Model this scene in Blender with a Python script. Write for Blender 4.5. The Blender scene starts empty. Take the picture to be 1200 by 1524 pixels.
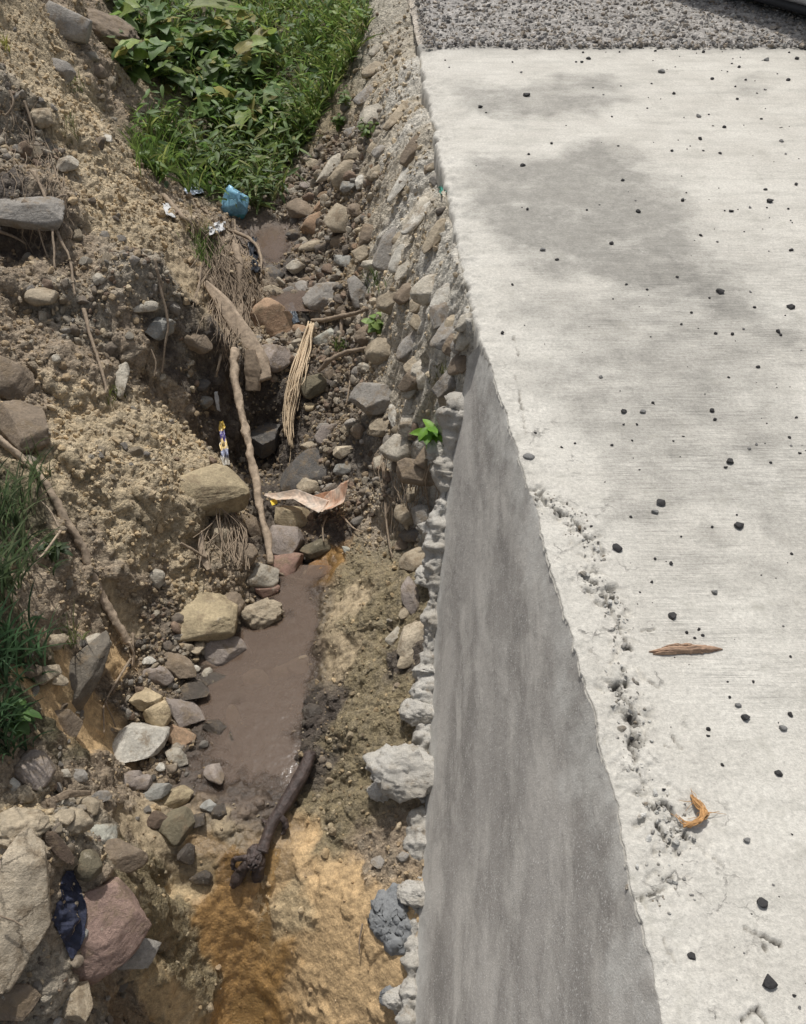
import bpy, bmesh, math, random
import numpy as np
from mathutils import Vector, Matrix
from mathutils.bvhtree import BVHTree

SC = bpy.context.scene
COL = SC.collection
random.seed(7)
RNG = np.random.default_rng(11)

# ------------------------------------------------------------------ camera, light
CAM_H = 1.6
PITCH = math.radians(45)
FPX = 1268.0                       # focal length in photo pixels (1200 x 1524)
cam_d = bpy.data.cameras.new('camera')
cam = bpy.data.objects.new('camera', cam_d)
COL.objects.link(cam)
cam.location = (0, 0, CAM_H)
cam.rotation_euler = (PITCH, 0, 0)
cam_d.sensor_fit = 'VERTICAL'
cam_d.angle = 2 * math.atan(762 / FPX)
cam_d.clip_start = 0.02
cam_d.clip_end = 500
SC.camera = cam

SUN_ELEV = math.radians(65)
SUN_AZ = math.radians(-8)          # from +Y towards +X
world = bpy.data.worlds.new('World')
SC.world = world
world.use_nodes = True
wn = world.node_tree
sky = wn.nodes.new('ShaderNodeTexSky')
sky.sky_type = 'NISHITA'
sky.sun_disc = False
sky.sun_elevation = SUN_ELEV
sky.sun_rotation = SUN_AZ
sky.dust_density = 3.0
hs = wn.nodes.new('ShaderNodeHueSaturation')      # thin high haze: a paler sky
hs.inputs['Saturation'].default_value = .45
wn.links.new(sky.outputs[0], hs.inputs['Color'])
wn.links.new(hs.outputs[0], wn.nodes['Background'].inputs[0])
wn.nodes['Background'].inputs[1].default_value = 0.12
sd = bpy.data.lights.new('sun', 'SUN')
sd.energy = 3.5
sd.angle = math.radians(1.5)
sd.color = (1.0, 0.975, 0.935)
sun = bpy.data.objects.new('sun', sd)
COL.objects.link(sun)
SUN_DIR = Vector((math.sin(SUN_AZ) * math.cos(SUN_ELEV), math.cos(SUN_AZ) * math.cos(SUN_ELEV), math.sin(SUN_ELEV)))
sun.rotation_euler = SUN_DIR.to_track_quat('Z', 'Y').to_euler()
SC.view_settings.view_transform = 'Standard'
SC.view_settings.look = 'None'
SC.view_settings.exposure = 0.0
SC.view_settings.gamma = 1.0

# ------------------------------------------------------------------ numpy helpers
CAMP = np.array([0, 0, CAM_H])
CP, SP = math.cos(PITCH), math.sin(PITCH)
FWD = np.array([0, SP, -CP]); UP = np.array([0, CP, SP]); RT = np.array([1., 0, 0])


def ray(px, py):
    return FWD * FPX + RT * (px - 600) - UP * (py - 762)


def at_z(px, py, z):
    d = ray(px, py)
    return CAMP + d * ((z - CAM_H) / d[2])


def _h(i, j, k, s):
    with np.errstate(over='ignore'):
        h = (i.astype(np.uint32) * np.uint32(374761393)) ^ (j.astype(np.uint32) * np.uint32(668265263)) ^ (k.astype(np.uint32) * np.uint32(2147483647)) ^ np.uint32((s * 974634777) & 0xffffffff)
        h = (h ^ (h >> np.uint32(13))) * np.uint32(1274126177)
        h = (h ^ (h >> np.uint32(15))) * np.uint32(2246822519)
        return h ^ (h >> np.uint32(16))


def perlin(P, seed=0):
    P = np.asarray(P, dtype=np.float64)
    I = np.floor(P).astype(np.int64); F = (P - I).astype(np.float32)
    U = F * F * F * (F * (F * 6 - 15) + 10)
    out = []
    for dx in (0, 1):
        for dy in (0, 1):
            for dz in (0, 1):
                h = _h(I[:, 0] + dx, I[:, 1] + dy, I[:, 2] + dz, seed)
                gx = ((h & np.uint32(1023)).astype(np.float32) / 511.5 - 1)
                gy = (((h >> np.uint32(10)) & np.uint32(1023)).astype(np.float32) / 511.5 - 1)
                gz = (((h >> np.uint32(20)) & np.uint32(1023)).astype(np.float32) / 511.5 - 1)
                out.append(gx * (F[:, 0] - dx) + gy * (F[:, 1] - dy) + gz * (F[:, 2] - dz))
    a = [out[i] + (out[i + 4] - out[i]) * U[:, 0] for i in range(4)]
    b = [a[i] + (a[i + 2] - a[i]) * U[:, 1] for i in range(2)]
    return b[0] + (b[1] - b[0]) * U[:, 2]


def fbm(P, octv=4, seed=0, gain=0.5):
    P = np.asarray(P, dtype=np.float64)
    s = np.zeros(len(P), np.float32); a = 1.0
    for o in range(octv):
        s += a * perlin(P + o * 17.3, seed + o); P = P * 2.03; a *= gain
    return s


def ridged(P, octv=4, seed=0):
    P = np.asarray(P, dtype=np.float64)
    s = np.zeros(len(P), np.float32); a = 1.0
    for o in range(octv):
        s += a * (1 - 2.2 * np.abs(perlin(P + o * 11.7, seed + o))); P = P * 2.1; a *= 0.5
    return s * 0.55


def worley(P, seed=0):
    P = np.asarray(P, dtype=np.float64)
    I = np.floor(P).astype(np.int64); F = P - I
    f1 = np.full(len(P), 9., np.float32); cid = np.zeros(len(P), np.uint32)
    for dx in (-1, 0, 1):
        for dy in (-1, 0, 1):
            for dz in (-1, 0, 1):
                h = _h(I[:, 0] + dx, I[:, 1] + dy, I[:, 2] + dz, seed)
                jx = (h & np.uint32(1023)).astype(np.float32) / 1023
                jy = ((h >> np.uint32(10)) & np.uint32(1023)).astype(np.float32) / 1023
                jz = ((h >> np.uint32(20)) & np.uint32(1023)).astype(np.float32) / 1023
                d = (F[:, 0] - dx - jx) ** 2 + (F[:, 1] - dy - jy) ** 2 + (F[:, 2] - dz - jz) ** 2
                m = d < f1
                f1 = np.where(m, d, f1); cid = np.where(m, h, cid)
    return np.sqrt(f1), (cid & np.uint32(65535)).astype(np.float32) / 65535


def sstep(a, b, x):
    t = np.clip((x - a) / (b - a), 0, 1)
    return t * t * (3 - 2 * t)


# ------------------------------------------------------------------ mesh helpers
def raw_mesh(name, V, F, attrs=None, smooth=True):
    V = np.asarray(V, np.float32); F = np.asarray(F, np.int32)
    me = bpy.data.meshes.new(name)
    n, k = F.shape
    me.vertices.add(len(V)); me.vertices.foreach_set('co', V.ravel())
    me.loops.add(n * k); me.loops.foreach_set('vertex_index', F.ravel())
    me.polygons.add(n)
    me.polygons.foreach_set('loop_start', np.arange(0, n * k, k, dtype=np.int32))
    me.polygons.foreach_set('use_smooth', np.full(n, smooth, dtype=bool))
    for an, av in (attrs or {}).items():
        av = np.asarray(av, np.float32)
        if av.ndim == 2 and av.shape[1] == 3:
            av = np.concatenate([av, np.ones((len(av), 1), np.float32)], 1)
        if av.ndim == 2:
            at = me.attributes.new(an, 'FLOAT_COLOR', 'POINT'); at.data.foreach_set('color', av.ravel())
        else:
            at = me.attributes.new(an, 'FLOAT', 'POINT'); at.data.foreach_set('value', av)
    me.update(calc_edges=True)
    return me


def mk(name, V, F, mat, parent=None, attrs=None, smooth=True):
    me = raw_mesh(name, V, F, attrs, smooth)
    me.materials.append(mat)
    o = bpy.data.objects.new(name, me)
    COL.objects.link(o)
    if parent is not None:
        o.parent = parent
        o.matrix_parent_inverse = Matrix.Identity(4)
        if parent.type == 'EMPTY':
            o.location = -Vector(parent.location)
    return o


def tag(o, label, cat, group=None, kind=None):
    if label: o['label'] = label
    if cat: o['category'] = cat
    if group: o['group'] = group
    if kind: o['kind'] = kind
    return o


def thing(name, label, cat, loc=(0, 0, 0), group=None):
    o = bpy.data.objects.new(name, None); COL.objects.link(o)
    o.location = Vector([float(c) for c in loc]); o.empty_display_size = 0.05
    return tag(o, label, cat, group)


def grid_faces(nr, nc, wrap=False):
    r = np.arange(nr - 1)[:, None]; c = np.arange(nc if wrap else nc - 1)[None, :]
    c2 = (c + 1) % nc
    return np.stack([r * nc + c, r * nc + c2, (r + 1) * nc + c2, (r + 1) * nc + c], -1).reshape(-1, 4)


def merge(parts):
    Vs, Fs, off = [], [], 0
    for V, F in parts:
        Vs.append(V); Fs.append(np.asarray(F) + off); off += len(V)
    return np.concatenate(Vs), np.concatenate(Fs)


# ------------------------------------------------------------------ materials
def newmat(name):
    m = bpy.data.materials.new(name); m.use_nodes = True
    nt = m.node_tree
    return m, nt, nt.nodes['Principled BSDF']


def N(nt, typ, **kw):
    n = nt.nodes.new(typ)
    for k, v in kw.items():
        if k.startswith('i_'):
            n.inputs[k[2:].replace('_', ' ')].default_value = v
        else:
            setattr(n, k, v)
    return n


def noise_n(nt, vec, scale, detail=4, rough=0.6):
    n = N(nt, 'ShaderNodeTexNoise'); n.inputs['Scale'].default_value = scale
    n.inputs['Detail'].default_value = detail; n.inputs['Roughness'].default_value = rough
    nt.links.new(vec, n.inputs['Vector']); return n


def maprange(nt, sock, a, b, c, d):
    n = N(nt, 'ShaderNodeMapRange'); n.inputs[1].default_value = a; n.inputs[2].default_value = b
    n.inputs[3].default_value = c; n.inputs[4].default_value = d
    nt.links.new(sock, n.inputs[0]); return n.outputs[0]


def mulcol(nt, col, fac):
    n = N(nt, 'ShaderNodeVectorMath', operation='SCALE')
    nt.links.new(col, n.inputs[0]); nt.links.new(fac, n.inputs['Scale']); return n.outputs[0]


def math_n(nt, op, a, b):
    n = N(nt, 'ShaderNodeMath', operation=op)
    for i, s in enumerate((a, b)):
        if hasattr(s, 'is_output'): nt.links.new(s, n.inputs[i])
        else: n.inputs[i].default_value = s
    return n.outputs[0]


def mix_c(nt, fac, a, b):
    n = N(nt, 'ShaderNodeMix', data_type='RGBA')
    for s, i in ((fac, 0), (a, 6), (b, 7)):
        if hasattr(s, 'is_output'): nt.links.new(s, n.inputs[i])
        else: n.inputs[i].default_value = s if i == 0 else (*s, 1)
    return n.outputs[2]


def bump(nt, bsdf, height, dist, strength=1.0):
    b = N(nt, 'ShaderNodeBump'); b.inputs['Distance'].default_value = dist; b.inputs['Strength'].default_value = strength
    nt.links.new(height, b.inputs['Height']); nt.links.new(b.outputs[0], bsdf.inputs['Normal']); return b


def ground_mat():
    m, nt, b = newmat('soil')
    co = N(nt, 'ShaderNodeTexCoord').outputs['Object']
    at = N(nt, 'ShaderNodeAttribute', attribute_name='col')
    wet = N(nt, 'ShaderNodeAttribute', attribute_name='wet')
    n1 = noise_n(nt, co, 38, 6, .7); n2 = noise_n(nt, co, 260, 4, .7)
    v = N(nt, 'ShaderNodeTexVoronoi'); v.inputs['Scale'].default_value = 95; nt.links.new(co, v.inputs['Vector'])
    sep = N(nt, 'ShaderNodeSeparateColor'); nt.links.new(v.outputs['Color'], sep.inputs[0])
    f = math_n(nt, 'MULTIPLY', maprange(nt, n1.outputs[0], .3, .7, .62, 1.38), maprange(nt, n2.outputs[0], .3, .7, .72, 1.28))
    gr = N(nt, 'ShaderNodeAttribute', attribute_name='gran').outputs['Fac']
    f = math_n(nt, 'MULTIPLY', f, math_n(nt, 'ADD', 1, math_n(nt, 'MULTIPLY', maprange(nt, sep.outputs[0], 0, 1, -.22, .24), gr)))
    nt.links.new(mulcol(nt, at.outputs['Color'], f), b.inputs['Base Color'])
    nt.links.new(maprange(nt, wet.outputs['Fac'], 0, 1, .95, .22), b.inputs['Roughness'])
    h = math_n(nt, 'ADD', math_n(nt, 'MULTIPLY', n1.outputs[0], 1.2), math_n(nt, 'MULTIPLY', n2.outputs[0], .45))
    h = math_n(nt, 'ADD', h, math_n(nt, 'MULTIPLY', v.outputs['Distance'], -.5))
    bb = bump(nt, b, h, .012, .9)
    nt.links.new(N(nt, 'ShaderNodeAttribute', attribute_name='gran').outputs['Fac'], bb.inputs['Strength'])
    return m


def stone_mat(name, rough=.9, attr=False, crack=False, wetspec=False):
    m, nt, b = newmat(name)
    co = N(nt, 'ShaderNodeTexCoord').outputs['Object']
    if attr: c = N(nt, 'ShaderNodeAttribute', attribute_name='col').outputs['Color']
    else: c = N(nt, 'ShaderNodeObjectInfo').outputs['Color']
    oi = N(nt, 'ShaderNodeObjectInfo').outputs['Random']
    vm = N(nt, 'ShaderNodeVectorMath', operation='ADD'); nt.links.new(co, vm.inputs[0]); nt.links.new(math_n(nt, 'MULTIPLY', oi, 50), vm.inputs[1])
    p = vm.outputs[0]
    n1 = noise_n(nt, p, 14, 6, .65); n2 = noise_n(nt, p, 90, 5, .7); n3 = noise_n(nt, p, 420, 2, .6)
    f = math_n(nt, 'MULTIPLY', maprange(nt, n1.outputs[0], .3, .7, .7, 1.25), maprange(nt, n2.outputs[0], .3, .7, .78, 1.2))
    f = math_n(nt, 'MULTIPLY', f, maprange(nt, n3.outputs[0], .3, .7, .88, 1.12))
    base = mulcol(nt, c, f)
    # earth caught in patches
    n4 = noise_n(nt, p, 11, 7, .78)
    base = mix_c(nt, maprange(nt, n4.outputs[0], .50, .62, 0, .75), base, (.21, .155, .095))
    n5 = noise_n(nt, p, 30, 7, .75)
    base = mix_c(nt, maprange(nt, n5.outputs[0], .60, .68, 0, .5), base, (.5, .44, .34))
    mpv = N(nt, 'ShaderNodeMapping'); mpv.inputs['Rotation'].default_value = (.6, .4, .9); mpv.inputs['Scale'].default_value = (9, 9, 60); nt.links.new(p, mpv.inputs[0])
    n6 = noise_n(nt, mpv.outputs[0], 1.4, 5, .7)
    base = mix_c(nt, maprange(nt, n6.outputs[0], .62, .66, 0, .35), base, (.09, .07, .05))
    h = math_n(nt, 'ADD', math_n(nt, 'MULTIPLY', n2.outputs[0], .8), math_n(nt, 'MULTIPLY', n3.outputs[0], .3))
    h = math_n(nt, 'ADD', h, math_n(nt, 'MULTIPLY', n5.outputs[0], 1.6))
    h = math_n(nt, 'ADD', h, math_n(nt, 'MULTIPLY', n6.outputs[0], .5))
    if crack:
        wv = N(nt, 'ShaderNodeVectorMath', operation='MULTIPLY_ADD'); nt.links.new(n2.outputs['Color'], wv.inputs[0]); wv.inputs[1].default_value = (.03,) * 3; nt.links.new(co, wv.inputs[2])
        v = N(nt, 'ShaderNodeTexVoronoi', feature='DISTANCE_TO_EDGE'); v.inputs['Scale'].default_value = 7; nt.links.new(wv.outputs[0], v.inputs['Vector'])
        e = math_n(nt, 'MULTIPLY', maprange(nt, v.outputs['Distance'], 0, .02, 1, 0), maprange(nt, n1.outputs[0], .4, .6, .15, .9))
        base = mix_c(nt, math_n(nt, 'MULTIPLY', e, .75), base, (.09, .065, .04))
        h = math_n(nt, 'SUBTRACT', h, math_n(nt, 'MULTIPLY', e, 1.2))
    nt.links.new(base, b.inputs['Base Color'])
    b.inputs['Roughness'].default_value = rough
    bump(nt, b, h, .008, .8)
    return m


def simple_mat(name, col, rough=.8, nscale=60, amt=.3, bd=.003, stretch=None, metallic=0, coat=0):
    m, nt, b = newmat(name)
    co = N(nt, 'ShaderNodeTexCoord').outputs['Object']
    if stretch:
        mp = N(nt, 'ShaderNodeMapping'); mp.inputs['Scale'].default_value = stretch; nt.links.new(co, mp.inputs[0]); co = mp.outputs[0]
    n1 = noise_n(nt, co, nscale, 5, .65)
    rgb = N(nt, 'ShaderNodeRGB'); rgb.outputs[0].default_value = (*col, 1)
    nt.links.new(mulcol(nt, rgb.outputs[0], maprange(nt, n1.outputs[0], .3, .7, 1 - amt, 1 + amt)), b.inputs['Base Color'])
    b.inputs['Roughness'].default_value = rough; b.inputs['Metallic'].default_value = metallic
    b.inputs['Coat Weight'].default_value = coat
    if bd: bump(nt, b, n1.outputs[0], bd, .7)
    return m


def leaf_mat(name, trans=.35, rough=.5):
    m, nt, b = newmat(name)
    c = N(nt, 'ShaderNodeAttribute', attribute_name='col').outputs['Color']
    co = N(nt, 'ShaderNodeTexCoord').outputs['Object']
    n1 = noise_n(nt, co, 40, 4, .6)
    base = mulcol(nt, c, maprange(nt, n1.outputs[0], .3, .7, .75, 1.25))
    nt.links.new(base, b.inputs['Base Color']); b.inputs['Roughness'].default_value = rough
    tr = N(nt, 'ShaderNodeBsdfTranslucent'); nt.links.new(mulcol(nt, base, maprange(nt, n1.outputs[0], 0, 1, 1.3, 1.3)), tr.inputs[0])
    mx = N(nt, 'ShaderNodeMixShader'); mx.inputs[0].default_value = trans
    nt.links.new(b.outputs[0], mx.inputs[1]); nt.links.new(tr.outputs[0], mx.inputs[2])
    nt.links.new(mx.outputs[0], nt.nodes['Material Output'].inputs[0])
    return m


def water_mat():
    m, nt, b = newmat('water')
    co = N(nt, 'ShaderNodeTexCoord').outputs['Object']
    film = N(nt, 'ShaderNodeAttribute', attribute_name='film').outputs['Fac']
    c = mix_c(nt, film, (.145, .102, .074), (.42, .26, .105))
    nt.links.new(c, b.inputs['Base Color'])
    b.inputs['Roughness'].default_value = .07; b.inputs['IOR'].default_value = 1.33
    dp = N(nt, 'ShaderNodeAttribute', attribute_name='deep').outputs['Fac']
    nt.links.new(math_n(nt, 'MAXIMUM', math_n(nt, 'MULTIPLY', film, .6), math_n(nt, 'MULTIPLY', math_n(nt, 'SUBTRACT', 1, film), maprange(nt, dp, 0, 1, .08, .66))), b.inputs['Alpha'])
    n1 = noise_n(nt, co, 26, 3, .5); n2 = noise_n(nt, co, 120, 3, .6)
    h = math_n(nt, 'ADD', math_n(nt, 'MULTIPLY', n1.outputs[0], .35), math_n(nt, 'MULTIPLY', math_n(nt, 'MULTIPLY', n2.outputs[0], film), 5.0))
    bump(nt, b, h, .006, .6)
    return m


def concrete_mat(name, kind):
    """kind 'road': brushed white slab with grey worn stains; 'wall': trowelled grey face; 'mortar': rough pale lumps."""
    m, nt, b = newmat(name)
    co = N(nt, 'ShaderNodeTexCoord').outputs['Object']

    def stretched(sx, sy, sz, scale, detail=5, rough=.65):
        mp = N(nt, 'ShaderNodeMapping'); mp.inputs['Scale'].default_value = (sx, sy, sz); nt.links.new(co, mp.inputs[0])
        return noise_n(nt, mp.outputs[0], scale, detail, rough)
    big = noise_n(nt, co, 3.2, 6, .65); mid = noise_n(nt, co, 22, 6, .7); fine = noise_n(nt, co, 240, 4, .7)
    if kind == 'road':
        st = N(nt, 'ShaderNodeAttribute', attribute_name='stain').outputs['Fac']
        dirt = N(nt, 'ShaderNodeAttribute', attribute_name='dirt').outputs['Fac']
        br = N(nt, 'ShaderNodeAttribute', attribute_name='brush').outputs['Fac']
        s1 = stretched(2.2, 42, 1, 3, 5, .7); s2 = stretched(6, 160, 1, 2, 3, .6)
        base = mix_c(nt, maprange(nt, big.outputs[0], .35, .65, 0, 1), (.545, .52, .462), (.455, .43, .378))
        smr = stretched(1.1, 6, 1, 2.4, 7, .72)
        base = mix_c(nt, maprange(nt, smr.outputs[0], .50, .66, 0, .5), base, (.33, .315, .275))
        rag = noise_n(nt, co, 8, 9, .74)
        sf = maprange(nt, math_n(nt, 'ADD', st, math_n(nt, 'MULTIPLY', math_n(nt, 'SUBTRACT', rag.outputs[0], .5), 1.6)), .12, .80, 0, 1)
        sf = math_n(nt, 'MULTIPLY', math_n(nt, 'MULTIPLY', sf, maprange(nt, st, .02, .2, 0, 1)), maprange(nt, mid.outputs[0], .25, .6, .45, 1.0))
        base = mix_c(nt, sf, base, (.24, .228, .20))
        lines = maprange(nt, s1.outputs[0], .42, .66, 1.04, .80)
        lines2 = maprange(nt, s2.outputs[0], .4, .65, 1.04, .86)
        lf = math_n(nt, 'MULTIPLY', lines, lines2)
        patch = noise_n(nt, co, 2.6, 5, .7)
        br = math_n(nt, 'MULTIPLY', br, maprange(nt, patch.outputs[0], .36, .6, .15, 1.3))
        lf = math_n(nt, 'ADD', math_n(nt, 'MULTIPLY', lf, br), math_n(nt, 'SUBTRACT', 1, br))
        f = math_n(nt, 'MULTIPLY', lf, maprange(nt, fine.outputs[0], .3, .7, .86, 1.12))
        f = math_n(nt, 'MULTIPLY', f, maprange(nt, mid.outputs[0], .3, .7, .93, 1.07))
        base = mulcol(nt, base, f)
        grain = noise_n(nt, co, 95, 4, .75)
        base = mulcol(nt, base, maprange(nt, grain.outputs[0], .3, .7, .80, 1.17))
        # small blotches and flakes of dirt
        bl = noise_n(nt, co, 7.5, 8, .78)
        base = mix_c(nt, maprange(nt, bl.outputs[0], .57, .68, 0, .6), base, (.30, .285, .24))
        bl2 = noise_n(nt, co, 19, 8, .8)
        base = mix_c(nt, maprange(nt, bl2.outputs[0], .62, .70, 0, .55), base, (.24, .225, .19))
        base = mix_c(nt, maprange(nt, bl2.outputs[0], .40, .30, 0, .5), base, (.6, .58, .52))
        strip = N(nt, 'ShaderNodeAttribute', attribute_name='strip').outputs['Fac']
        wq = N(nt, 'ShaderNodeVectorMath', operation='MULTIPLY_ADD'); nt.links.new(mid.outputs['Color'], wq.inputs[0]); wq.inputs[1].default_value = (.05,) * 3; nt.links.new(co, wq.inputs[2])
        cv = N(nt, 'ShaderNodeTexVoronoi', feature='DISTANCE_TO_EDGE'); cv.inputs['Scale'].default_value = 21; nt.links.new(wq.outputs[0], cv.inputs['Vector'])
        cm = noise_n(nt, co, 9, 4, .7)
        ck = math_n(nt, 'MULTIPLY', maprange(nt, cv.outputs['Distance'], 0, .05, 1, 0), math_n(nt, 'MULTIPLY', strip, maprange(nt, cm.outputs[0], .54, .64, 0, 1)))
        base = mix_c(nt, math_n(nt, 'MULTIPLY', ck, .5), base, (.14, .125, .105))
        base = mix_c(nt, dirt, base, (.035, .03, .026))
        h = math_n(nt, 'ADD', math_n(nt, 'MULTIPLY', fine.outputs[0], .5), math_n(nt, 'MULTIPLY', math_n(nt, 'MULTIPLY', s2.outputs[0], br), 1.0))
        h = math_n(nt, 'ADD', h, math_n(nt, 'MULTIPLY', mid.outputs[0], .8))
        h = math_n(nt, 'ADD', h, math_n(nt, 'MULTIPLY', grain.outputs[0], .9))
        h = math_n(nt, 'SUBTRACT', h, math_n(nt, 'MULTIPLY', ck, 1.0))
        bump(nt, b, h, .004, .8)
    elif kind == 'wall':
        co = N(nt, 'ShaderNodeAttribute', attribute_name='along').outputs['Vector']
        wm = N(nt, 'ShaderNodeTexNoise'); wm.inputs['Scale'].default_value = 3; wm.inputs['Detail'].default_value = 4; nt.links.new(co, wm.inputs['Vector'])
        wa = N(nt, 'ShaderNodeVectorMath', operation='MULTIPLY_ADD'); nt.links.new(wm.outputs['Color'], wa.inputs[0]); wa.inputs[1].default_value = (.22, .16, 0); nt.links.new(co, wa.inputs[2]); co = wa.outputs[0]
        s1 = stretched(1, 1.5, 1, 2.6, 9, .68); s2 = stretched(1.2, 2.0, 1, 7.0, 9, .76); s3 = stretched(1, 1.5, 1, 1.5, 8, .62)
        base = mix_c(nt, maprange(nt, s3.outputs[0], .40, .60, 0, 1), (.25, .232, .208), (.385, .36, .325))
        base = mix_c(nt, maprange(nt, s1.outputs[0], .46, .63, 0, .8), base, (.52, .49, .44))
        base = mix_c(nt, maprange(nt, s2.outputs[0], .56, .72, 0, .4), base, (.56, .54, .50))
        base = mix_c(nt, maprange(nt, s2.outputs[0], .44, .32, 0, .4), base, (.2, .188, .17))
        co = N(nt, 'ShaderNodeTexCoord').outputs['Object']
        co = N(nt, 'ShaderNodeTexCoord').outputs['Object']
        sp = noise_n(nt, co, 190, 3, .6)
        base = mix_c(nt, math_n(nt, 'MULTIPLY', maprange(nt, sp.outputs[0], .58, .66, 0, .8), maprange(nt, mid.outputs[0], .4, .6, .3, 1)), base, (.66, .64, .60))
        edge = N(nt, 'ShaderNodeAttribute', attribute_name='edge').outputs['Fac']
        base = mix_c(nt, math_n(nt, 'MULTIPLY', edge, maprange(nt, mid.outputs[0], .35, .6, .35, 1)), base, (.55, .535, .49))
        base = mulcol(nt, base, maprange(nt, fine.outputs[0], .3, .7, .88, 1.12))
        h = math_n(nt, 'ADD', math_n(nt, 'MULTIPLY', fine.outputs[0], .5), math_n(nt, 'MULTIPLY', mid.outputs[0], .7))
        h = math_n(nt, 'ADD', h, math_n(nt, 'MULTIPLY', s2.outputs[0], .5))
        bump(nt, b, h, .004, .8)
    else:
        base = mix_c(nt, maprange(nt, big.outputs[0], .35, .65, 0, 1), (.53, .505, .455), (.40, .365, .305))
        base = mix_c(nt, maprange(nt, mid.outputs[0], .54, .68, 0, .75), base, (.24, .195, .14))
        base = mulcol(nt, base, maprange(nt, fine.outputs[0], .3, .7, .8, 1.15))
        h = math_n(nt, 'ADD', math_n(nt, 'MULTIPLY', fine.outputs[0], .7), math_n(nt, 'MULTIPLY', mid.outputs[0], 1.6))
        bump(nt, b, h, .008, .9)
    nt.links.new(base, b.inputs['Base Color'])
    b.inputs['Roughness'].default_value = .92
    return m


M_SOIL = ground_mat()
M_STONE = stone_mat('stone')
M_WET = stone_mat('wet_stone', rough=.28)
M_CRACK = stone_mat('cracked_stone', crack=True)
M_CRUMB = stone_mat('crumbs', attr=True)
M_WATER = water_mat()
M_ROAD = concrete_mat('road_concrete', 'road')
M_WALL = concrete_mat('wall_concrete', 'wall')
M_MORTAR = concrete_mat('mortar', 'mortar')
M_LEAF = leaf_mat('leaf', .45, .55)
M_STEM = simple_mat('stem', (.12, .13, .05), .8)
M_WOOD = simple_mat('dry_wood', (.36, .28, .2), .85, 40, .4, .006, (1, 1, 1))
M_WETWOOD = simple_mat('wet_wood', (.055, .038, .032), .6, 45, .55, .012)
M_ROOT = simple_mat('root', (.26, .2, .14), .9, 80, .35, .002)
M_STRAW = simple_mat('straw', (.56, .43, .28), .75, 120, .35, .002)
M_PEB = simple_mat('black_pebble', (.022, .02, .019), .75, 120, .5, .003)
M_PEBG = simple_mat('grey_pebble', (.17, .165, .155), .85, 120, .3, .003)
M_PLASB = simple_mat('blue_plastic', (.2, .46, .6), .3, 30, .2, .01)
M_PLASW = simple_mat('white_plastic', (.5, .5, .49), .9, 50, .12, .004)
M_PLASK = simple_mat('black_plastic', (.018, .02, .026), .3, 50, .3, .006)
M_NAVY = simple_mat('navy_cloth', (.018, .022, .045), .75, 90, .5, .006)

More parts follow.
